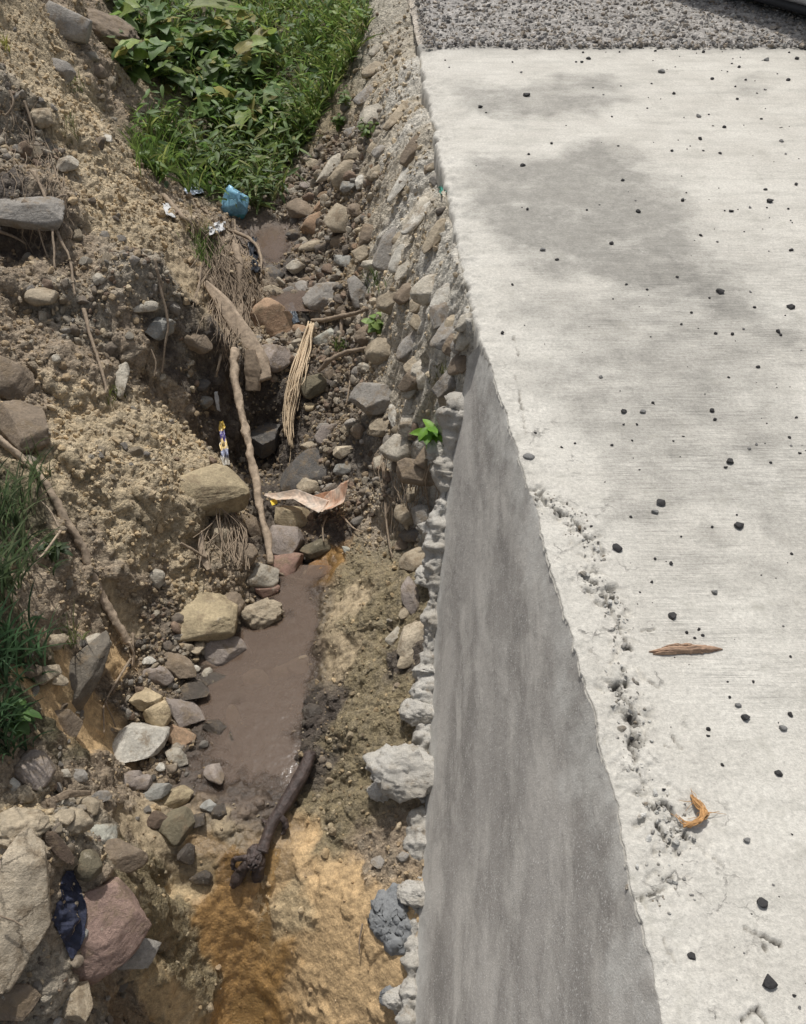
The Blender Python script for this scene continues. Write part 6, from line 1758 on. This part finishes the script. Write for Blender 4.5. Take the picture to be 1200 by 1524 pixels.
for p in sample_px(UPR, 1700, r0, 0, .15):
    k = r0.uniform(.6, 1.2); cc = np.array([(.25, .32, .075), (.31, .35, .11)][r0.integers(2)]) * r0.uniform(.7, 1.25)
    place_leaf(p + np.array([0, 0, r0.uniform(.02, .12)]), r0.uniform(0, 6.28), r0.uniform(-.5, .4), r0.normal(0, .4), .05 * k, .02 * k, 'oval', .3, .2, cc, out, 5, 3)
o = finish_leaves('ground_weeds', out); o['kind'] = 'stuff'; tag(o, 'low leafy weeds covering the far gully floor', 'weeds')
# heart-leaved vines, each root a plant of its own
VINES = [(212, 60, 'leftmost heart-leaved vine, beside the brown earthy boulder'), (235, 98, 'heart-leaved vine below the banana-like leaves'), (258, 128, 'heart-leaved vine over the bare earth patch'), (288, 105, 'heart-leaved vine in the middle of the vine tangle'),
         (305, 145, 'heart-leaved vine just left of the lone pale heart leaf'), (340, 158, 'heart-leaved vine right of the lone pale heart leaf'), (358, 195, 'lowest heart-leaved vine, over the narrow-leaved weeds'), (312, 82, 'heart-leaved vine under the dark right-hand banana-like leaf'), (368, 130, 'rightmost heart-leaved vine, against the bright grass'), (198, 112, 'short heart-leaved vine creeping onto the brown bank'), (400, 90, 'heart-leaved vine alone in the bright grass at the top'), (400, 185, 'heart-leaved vine between bright grass and narrow-leaved weeds')]
for i, (a, b, vl) in enumerate(VINES):
    leafy_plant(surf(a, b)[0], 46, .38, .14, .12, 'heart', vl, 'vine', 'vine', 'heart-leaved vines at the far weeds', .9, [(.12, .20, .06), (.17, .25, .07), (.12, .19, .07), (.25, .32, .08), (.16, .22, .08), (.30, .27, .10)], 40 + i, 5, .2)
t = thing('vine', 'pale green broad heart leaf hanging alone over the dark weeds', 'vine', surf(332, 130)[0])
lv = []; pb = surf(334, 146, .3)[0]
place_leaf(pb, math.radians(180), -.85, .1, .26, .17, 'heart', .15, .3, (.20, .30, .07), lv, 14, 9); finish_leaves('foliage', lv, t)
mk_tubes('stem', [tube([surf(332, 130)[0], pb + np.array([0, .05, .05]), pb], [.005, .004, .003], 6, 0, sub=6)], M_STEM, t)
# broad-leaved plant at the top
bp = surf(262, 40)[0]; t = thing('broadleaf_plant', 'tall plant with long banana-like leaves at the top of the weeds', 'plant', bp)
lv = []
for (a, b, az, el, L, W, cc) in ((250, 22, 1.2, .1, .42, .15, (.11, .19, .06)), (272, 12, -1.35, .15, .55, .16, (.22, .26, .07)), (285, 55, -1.5, -.1, .40, .15, (.12, .20, .07)), (262, 58, 1.6, -.2, .30, .13, (.10, .17, .06)), (300, 28, -1.7, -.25, .45, .15, (.16, .23, .07)), (340, 110, -2.2, -.5, .35, .13, (.13, .2, .07))):
    p = surf(a, b, .3)[0]; place_leaf(p, az, el, .2, L, W, 'oval', .35, .3, cc, lv, 16, 7)
finish_leaves('foliage', lv, t); mk_tubes('stem', [tube([bp, surf(262, 40, .2)[0], surf(272, 14, .3)[0]], [.014, .011, .006], 8, 0, sub=6), tube([bp, surf(275, 50, .2)[0], surf(300, 30, .3)[0]], [.01, .008, .005], 8, 0, sub=6)], M_STEM, t)
# bamboo-like weeds above the puddle
for i, (a, b, wl) in enumerate([(388, 310, 'narrow-leaved weed right beside the blue bag'), (405, 296, 'narrow-leaved weed right over the upstream puddle'), (360, 272, 'narrow-leaved weed just above the blue bag'), (395, 262, 'narrow-leaved weed left of the ochre stone'), (422, 245, 'narrow-leaved weed nearest the right-hand rubble'), (372, 238, 'narrow-leaved weed in the deep shade above the bag'), (328, 258, 'narrow-leaved weed above the pale blue scrap'), (295, 246, 'leftmost narrow-leaved weed, beside the upright grass'), (450, 195, 'narrow-leaved weed highest on the right, in bright grass')]):
    leafy_plant(surf(a, b)[0], 46, .30, .14, .022, 'lance', wl, 'weed', 'weed', 'narrow-leaved weeds above the puddle', .9, [(.10, .16, .045), (.15, .21, .06), (.08, .13, .035), (.24, .25, .09)], 70 + i, 5, .2)
for i, (a, b, lab) in enumerate(((548, 205, 'small light green weed among the pale stones of the right slope'), (515, 160, 'round-leaved weed at the right slope\'s shady top'), (505, 190, 'leafy weed above the tan cracked stone'), (452, 215, 'low weed at the lower corner of the grass'))):
    leafy_plant(surf(a, b)[0], 30, .12, .05, .03, 'oval', lab, 'weed', 'weed', None, .7, [(.14, .2, .05), (.11, .17, .045)], 90 + i, 4)
leafy_plant(surf(640, 652, .02)[0], 26, .075, .075, .034, 'oval', 'bright green leafy seedling growing out of the wall top', 'seedling', 'plant', None, .7, [(.16, .33, .03), (.20, .38, .05), (.13, .28, .03)], 101, 3, .5)
leafy_plant(surf(562, 492, .02)[0], 26, .09, .05, .035, 'oval', 'light green sprout on the rubble under the tan oval boulder', 'sprout', 'plant', None, .6, [(.24, .33, .10), (.2, .3, .08)], 102, 4)
leafy_plant(surf(30, 1080, .02)[0], 30, .10, .05, .03, 'oval', 'small round-leaved weed in the grass at the left border', 'weed', 'weed', None, .7, [(.09, .17, .05), (.11, .2, .055)], 103, 4)
leafy_plant(surf(88, 822, .01)[0], 22, .08, .05, .022, 'oval', 'small dark weed left of the long slanting branch', 'weed', 'weed', None, .7, [(.05, .08, .03), (.07, .1, .035)], 104, 4)


def tuft(px, py, n, L, W, lab, cols, seed, bias=(0, 0, 0), spread=8, lean=.6, name='grass_tuft'):
    r = np.random.default_rng(seed); pts = [surf(px + r.normal(0, spread), py + r.normal(0, spread))[0] for _ in range(n)]
    out = []; blades(pts, None, 3, L, W, cols, seed, out, lean, bias); o = finish_leaves(name, out)
    return tag(o, lab, 'grass')


GL = [(.085, .125, .055), (.11, .155, .07), (.06, .09, .045), (.14, .17, .09)]
tuft(15, 760, 45, .26, .007, 'tall grass tuft at the left border under the long branch', GL, 201, (.25, -.3, 0), 22)
tuft(5, 860, 55, .30, .008, 'dense grass tuft at the left border, middle of three', GL, 202, (.35, -.25, 0), 26)
tuft(10, 990, 60, .26, .008, 'dense grass tuft at the left border above the mauve block', [(.07, .13, .06), (.09, .17, .08), (.05, .09, .045)], 203, (.35, -.25, 0), 26)
tuft(5, 1090, 45, .20, .008, 'low dark grass tuft above the white border stone', [(.07, .13, .06), (.05, .09, .045)], 204, (.3, -.2, 0), 20)
tuft(110, 950, 8, .14, .005, 'thin grass wisp standing before the leaning dark slab', [(.17, .19, .08)], 205, (.1, -.1, 0), 8)
tuft(305, 375, 60, .10, .004, 'patch of short green grass on the bank shoulder', [(.10, .17, .04), (.14, .2, .06)], 206, (0, -.2, 0), 13)
tuft(105, 200, 14, .12, .004, 'dry grass wisp high on the left bank', [(.16, .17, .08), (.2, .17, .1)], 207, (0, -.3, 0), 8)
tuft(115, 130, 12, .06, .004, 'little green grass on the bank below the pitted block', [(.13, .16, .05)], 208, (0, -.2, 0), 6)
tuft(8, 75, 14, .06, .004, 'yellow-green moss grass at the top left border', [(.22, .22, .06)], 209, (0, -.2, 0), 6)
tuft(230, 235, 50, .22, .006, 'upright green grass where the bank meets the weeds', [(.10, .165, .035), (.14, .2, .05)], 210, (0, -.2, 0), 14)
tuft(205, 70, 16, .2, .004, 'pale dry stalks before the brown earthy boulder', [(.32, .28, .17)], 211, (0, -.3, 0), 6)
tuft(505, 520, 16, .09, .004, 'mossy grass on the stone right of the straw', [(.12, .16, .05)], 212, (0, -.2, 0), 4)
tuft(556, 425, 14, .12, .004, 'sparse grass beside the grey pointed rock', [(.10, .14, .045)], 213, (0, -.2, 0), 8)
tuft(655, 560, 30, .05, .003, 'moss and short grass on the wall shoulder', [(.15, .16, .06)], 214, (0, -.1, 0), 12)
tuft(300, 340, 18, .14, .004, 'dry straw grass hanging by the torn scrap', [(.3, .25, .15)], 215, (.1, -.4, -.2), 12)
tuft(55, 700, 10, .14, .005, 'thin grass at the upper end of the long branch', [(.10, .13, .05)], 216, (.2, -.3, 0), 10)
tuft(175, 590, 10, .07, .004, 'sprig of green grass by the pale triangular stone', [(.15, .17, .05)], 217, (0, -.3, 0), 8)

# ------------------------------------------------------------------ parked car at the top right
def car():
    d = np.array([.595, -.804]); nrm = np.array([.804, .595])
    side = np.array([2.42, 6.16]) + d * .35 - nrm * .27
    c = side + nrm * .86
    t = thing('car', 'white parked car, only its lower side and shadow in view on the gravel', 'car', (c[0], c[1], 0.0))
    t.rotation_euler = (0, 0, math.atan2(d[1], d[0]))
    paint = simple_mat('car_paint', (.78, .79, .8), .25, 8, .02, 0, coat=.6); glass = simple_mat('car_glass', (.02, .025, .03), .06, 5, .05, 0); rub = simple_mat('tyre_rubber', (.02, .02, .02), .85); metal = simple_mat('rim_metal', (.5, .5, .52), .3, 10, .05, 0, metallic=.9); blk = simple_mat('sill_plastic', (.035, .036, .038), .6, 60, .15, .001)

    def loft(name, xs_, hw, z0, z1, e, mat, par):
        n = 28; a = np.linspace(0, 2 * np.pi, n, endpoint=False)
        ca, sa = np.sign(np.cos(a)) * np.abs(np.cos(a)) ** e, np.sign(np.sin(a)) * np.abs(np.sin(a)) ** e
        V = np.stack([np.repeat(xs_, n), (np.array(hw)[:, None] * ca[None]).ravel(), ((np.array(z0) + np.array(z1))[:, None] / 2 + ((np.array(z1) - np.array(z0))[:, None] / 2) * sa[None]).ravel()], -1)
        F = grid_faces(len(xs_), n, True); n0 = len(V); m = len(xs_)
        V = np.concatenate([V, [[xs_[0], 0, (z0[0] + z1[0]) / 2]], [[xs_[-1], 0, (z0[-1] + z1[-1]) / 2]]]); k = np.arange(n); k2 = (k + 1) % n
        F = np.concatenate([F, np.stack([k2, k, np.full(n, n0), np.full(n, n0)], -1), np.stack([(m - 1) * n + k, (m - 1) * n + k2, np.full(n, n0 + 1), np.full(n, n0 + 1)], -1)])
        o = mk_tubes(name, [(V, F)], mat); o.parent = par; return o
    loft('body', [-2.1, -2.05, -1.8, -1.2, 0, 1.2, 1.8, 2.03, 2.1], [.6, .74, .82, .85, .86, .85, .82, .72, .55], [.22, .12, .085, .075, .075, .075, .085, .13, .24], [.8, .9, .95, .97, .95, .93, .85, .75, .65], .32, paint, t)
    loft('cabin', [-1.75, -1.5, -1.0, 0, .6, 1.1], [.62, .66, .68, .68, .66, .6], [.85] * 6, [.9, 1.2, 1.42, 1.45, 1.38, .92], .4, glass, t)
    loft('roof', [-1.25, -1.0, 0, .55, .65], [.5, .6, .62, .58, .45], [1.36, 1.40, 1.43, 1.385, 1.33], [1.385, 1.445, 1.475, 1.415, 1.36], .5, paint, t)
    loft('sill', [-1.95, -1.8, 0, 1.8, 1.95], [.6, .72, .75, .72, .58], [.06, .05, .05, .05, .07], [.115] * 5, .3, blk, t)
    for sx in (-1.28, 1.3):
        for sy_ in (-.74, .74):
            w = bpy.data.objects.new('wheel', None); COL.objects.link(w); w.parent = t; w.location = (sx, sy_, .31)
            mk_tubes('tyre', [tube([(0, -.1, 0), (0, -.09, 0), (0, .09, 0), (0, .1, 0)], [.27, .31, .31, .27], 40, 0, sub=1, spl=False)], rub).parent = w
            mk_tubes('rim', [tube([(0, -.115, 0), (0, -.105, 0), (0, .105, 0), (0, .115, 0)], [.17, .2, .2, .17], 30, 0, sub=1, spl=False)], metal).parent = w
    for sy_ in (-.87, .87):
        mk_tubes('door_handle', [tube([(-.25, sy_, .75), (-.1, sy_, .75)], .012, 8, sub=3)], paint).parent = t


car()
